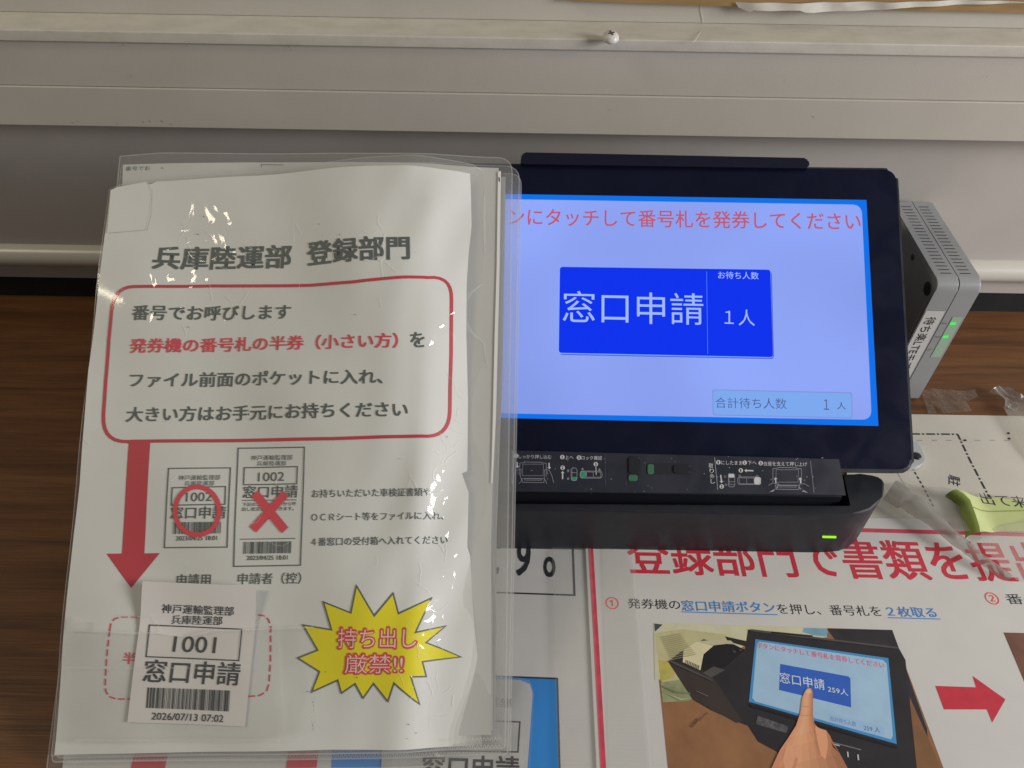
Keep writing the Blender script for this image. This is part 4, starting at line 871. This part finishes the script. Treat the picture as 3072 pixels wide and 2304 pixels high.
# ================================================================== LOOSE TAPE, NOTE
# yellow sticky note with a curled end, stuck over the poster's top border
NS = deck(0.0030)
nA = NS.px(2945, 1590); nB = NS.px(2880, 1478)
yel = mat('note_yellow', (0.53, 0.59, 0.27), 0.5, 0.3, var=0.06, vscale=60, bump=0.0001, bscale=120); oliv = mat('note_shaded_olive', (0.24, 0.31, 0.06), 0.6)  # olive darkens the bent end: its shading is put into the colour
def hn(a, b):
    t = smooth((0.012 - (a - nB.x - 0.006)) / 0.022); return 0.0065 * t * t
NC = Surf((0, 0, 0.0030), (1, 0, 0), (0, 1, 0), hn)
nt = empty('sticky_note', NS.xyz(*NS.px(3000, 1560)), 'yellow-green sticky note with a curled end and handwriting under clear tape', 'note')
i = Ink(NC); i.poly([(2868, 1468), (2908, 1482), (2990, 1492), (3120, 1508), (3250, 1520), (3250, 1594), (3120, 1593), (3000, 1594), (2940, 1596), (2938, 1580), (2925, 1540), (2910, 1500), (2890, 1480)], yel, 0); i.build('paper', nt, 0.004)
i = Ink(NC); i.text('出て来', (2950, 1512), (3090, 1526), 34, blackp, 2e-4, -0.004, -0.1); i.line([(2920, 1522), (3150, 1530)], 2, oliv, 2e-4); i.build('handwriting', nt, 0.01)
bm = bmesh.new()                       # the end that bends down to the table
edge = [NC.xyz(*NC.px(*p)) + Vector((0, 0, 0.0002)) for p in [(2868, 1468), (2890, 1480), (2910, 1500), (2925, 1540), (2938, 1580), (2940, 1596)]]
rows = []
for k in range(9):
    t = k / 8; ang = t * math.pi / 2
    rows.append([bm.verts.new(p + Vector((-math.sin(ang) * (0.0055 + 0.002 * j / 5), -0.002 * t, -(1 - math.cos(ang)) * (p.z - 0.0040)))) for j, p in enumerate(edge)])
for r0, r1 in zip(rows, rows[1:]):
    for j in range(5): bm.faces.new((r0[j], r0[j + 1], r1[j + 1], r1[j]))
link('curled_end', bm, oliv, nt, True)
# peeled tape rolled into a tube
gt = film('grey_tape', 0.52, tint=(0.84, 0.83, 0.81), rough=0.22, crinkle=0.0006, hazecol=(0.42, 0.41, 0.39))
tp_ = empty('peeled_tape', deck(0.003).xyz(*deck(0.003).px(2850, 1620)), 'grey peeled clear tape rolled into a curl across the red title', 'tape')
bm = bmesh.new(); rows = []; rnd = random.Random(5)
ctr = [(2668, 1470, .007, .0082), (2720, 1500, .009, .0074), (2790, 1550, .0095, .0056), (2860, 1612, .008, .0045), (2930, 1668, .0065, .0036), (2985, 1705, .005, .0030), (3030, 1735, .0035, .0024)]
pts = []
for k in range(len(ctr) - 1):
    for t in range(6):
        f_ = t / 6; pts.append([ctr[k][q] * (1 - f_) + ctr[k + 1][q] * f_ for q in range(4)])
pts.append(list(ctr[-1]))
for k, (x, y, z, r) in enumerate(pts):
    p = deck(z * 0.6 + 0.003); c = p.xyz(*p.px(x, y)); x2, y2 = (pts[min(k + 1, len(pts) - 1)][:2]); x1, y1 = pts[max(k - 1, 0)][:2]
    d = (p.xyz(*p.px(x2, y2)) - p.xyz(*p.px(x1, y1))).normalized(); sd_ = d.cross(Vector((0, 0, 1))).normalized()
    jr = 1 + rnd.uniform(-0.10, 0.10)
    rows.append([bm.verts.new(c + sd_ * math.cos(a) * r * jr * (1 + 0.06 * math.sin(7 * a + k)) + Vector((0, 0, 1)) * math.sin(a) * r * 0.75 * jr) for a in [math.radians(-25 + 215 * q / 16) for q in range(17)]])
for a, b in zip(rows, rows[1:]):
    for q in range(16): bm.faces.new((a[q], a[q + 1], b[q + 1], b[q]))
link('rolled_strip', bm, gt, tp_, True)
i = Ink(Surf((0, 0, 0.0034), (1, 0, 0), (0, 1, 0), lambda a, b: 0.003 + 0.0018 * math.sin(a * 140) * math.cos(b * 120)))
i.poly([(2650, 1452), (2700, 1441), (2760, 1462), (2830, 1460), (2868, 1470), (2890, 1500), (2905, 1540), (2930, 1592), (2860, 1600), (2790, 1560), (2700, 1500), (2660, 1470)], film('tape_sheet', 0.30, rough=0.18, crinkle=0.0009, hazecol=(0.5, 0.49, 0.46)), 0); i.build('loose_sheet', tp_, 0.006)
# ribbed packing tape at the corner and over the poster border
rib = film('ribbed_tape', 0.32, rough=0.2, crinkle=0, rib=('Y', 260, 0.00025), hazecol=(0.7, 0.69, 0.65))
i = Ink(Surf((0, 0, 0.0034), (1, 0, 0), (0, 1, 0), lambda a, b: 0.0008 + 0.0008 * math.sin(a * 200 + b * 90)))
i.poly([(3010, 1222), (3040, 1206), (3120, 1210), (3200, 1400), (3120, 1400), (3068, 1340), (3035, 1270)], rib, 0); tag(i.build('ribbed_tape', maxlen=0.006), 'ribbed clear tape running over the corner of the parking map', 'tape')
i = Ink(Surf((0, 0, 0.0040), (1, 0, 0), (0, 1, 0), lambda a, b: 0.0004 + 0.0003 * math.sin(a * 300 + b * 60)))
i.poly([(2942, 1594), (3250, 1520), (3300, 1760), (3050, 1740), (3000, 1690), (2945, 1640)], film('ribbed_tape_flat', 0.26, rough=0.2, crinkle=0, rib=('X', 150, 0.0002), hazecol=(0.8, 0.79, 0.76)), 0); tag(i.build('ribbed_tape', maxlen=0.006), 'ribbed clear tape holding the sticky note to the guide poster', 'tape')
def wad(name, pts, zoff, amp, m, lab, seed):
    r = random.Random(seed); ph_ = [r.uniform(0, 6) for _ in range(4)]
    s = Surf((0, 0, zoff), (1, 0, 0), (0, 1, 0), lambda a, b: amp * (1.2 + math.sin(a * 420 + ph_[0]) * 0.6 + math.sin(b * 520 + a * 200 + ph_[1]) * 0.6 + math.sin(a * 900 + b * 700 + ph_[2]) * 0.3))
    i = Ink(s); i.poly(pts, m, 0); tag(i.build(name, maxlen=0.003, smooth_=False), lab, 'tape')
wad('tape_wad', [(2972, 1168), (3000, 1160), (3030, 1162), (3050, 1172), (3072, 1190), (3074, 1215), (3020, 1224), (3016, 1200), (2990, 1182)], 0.0035, 0.0022, gt, 'crumpled wad of grey tape at the map corner on the bare wood', 1)
wad('tape_residue', [(2762, 1172), (2800, 1165), (2870, 1172), (2925, 1168), (2935, 1190), (2900, 1205), (2915, 1235), (2830, 1240), (2800, 1215), (2810, 1240), (2785, 1240)], 0.0006, 0.0005, film('residue_film', 0.16, rough=0.25, crinkle=0.0006, hazecol=(0.5, 0.48, 0.45)), 'thin shiny tape residue smeared on the wood beside the router', 2)
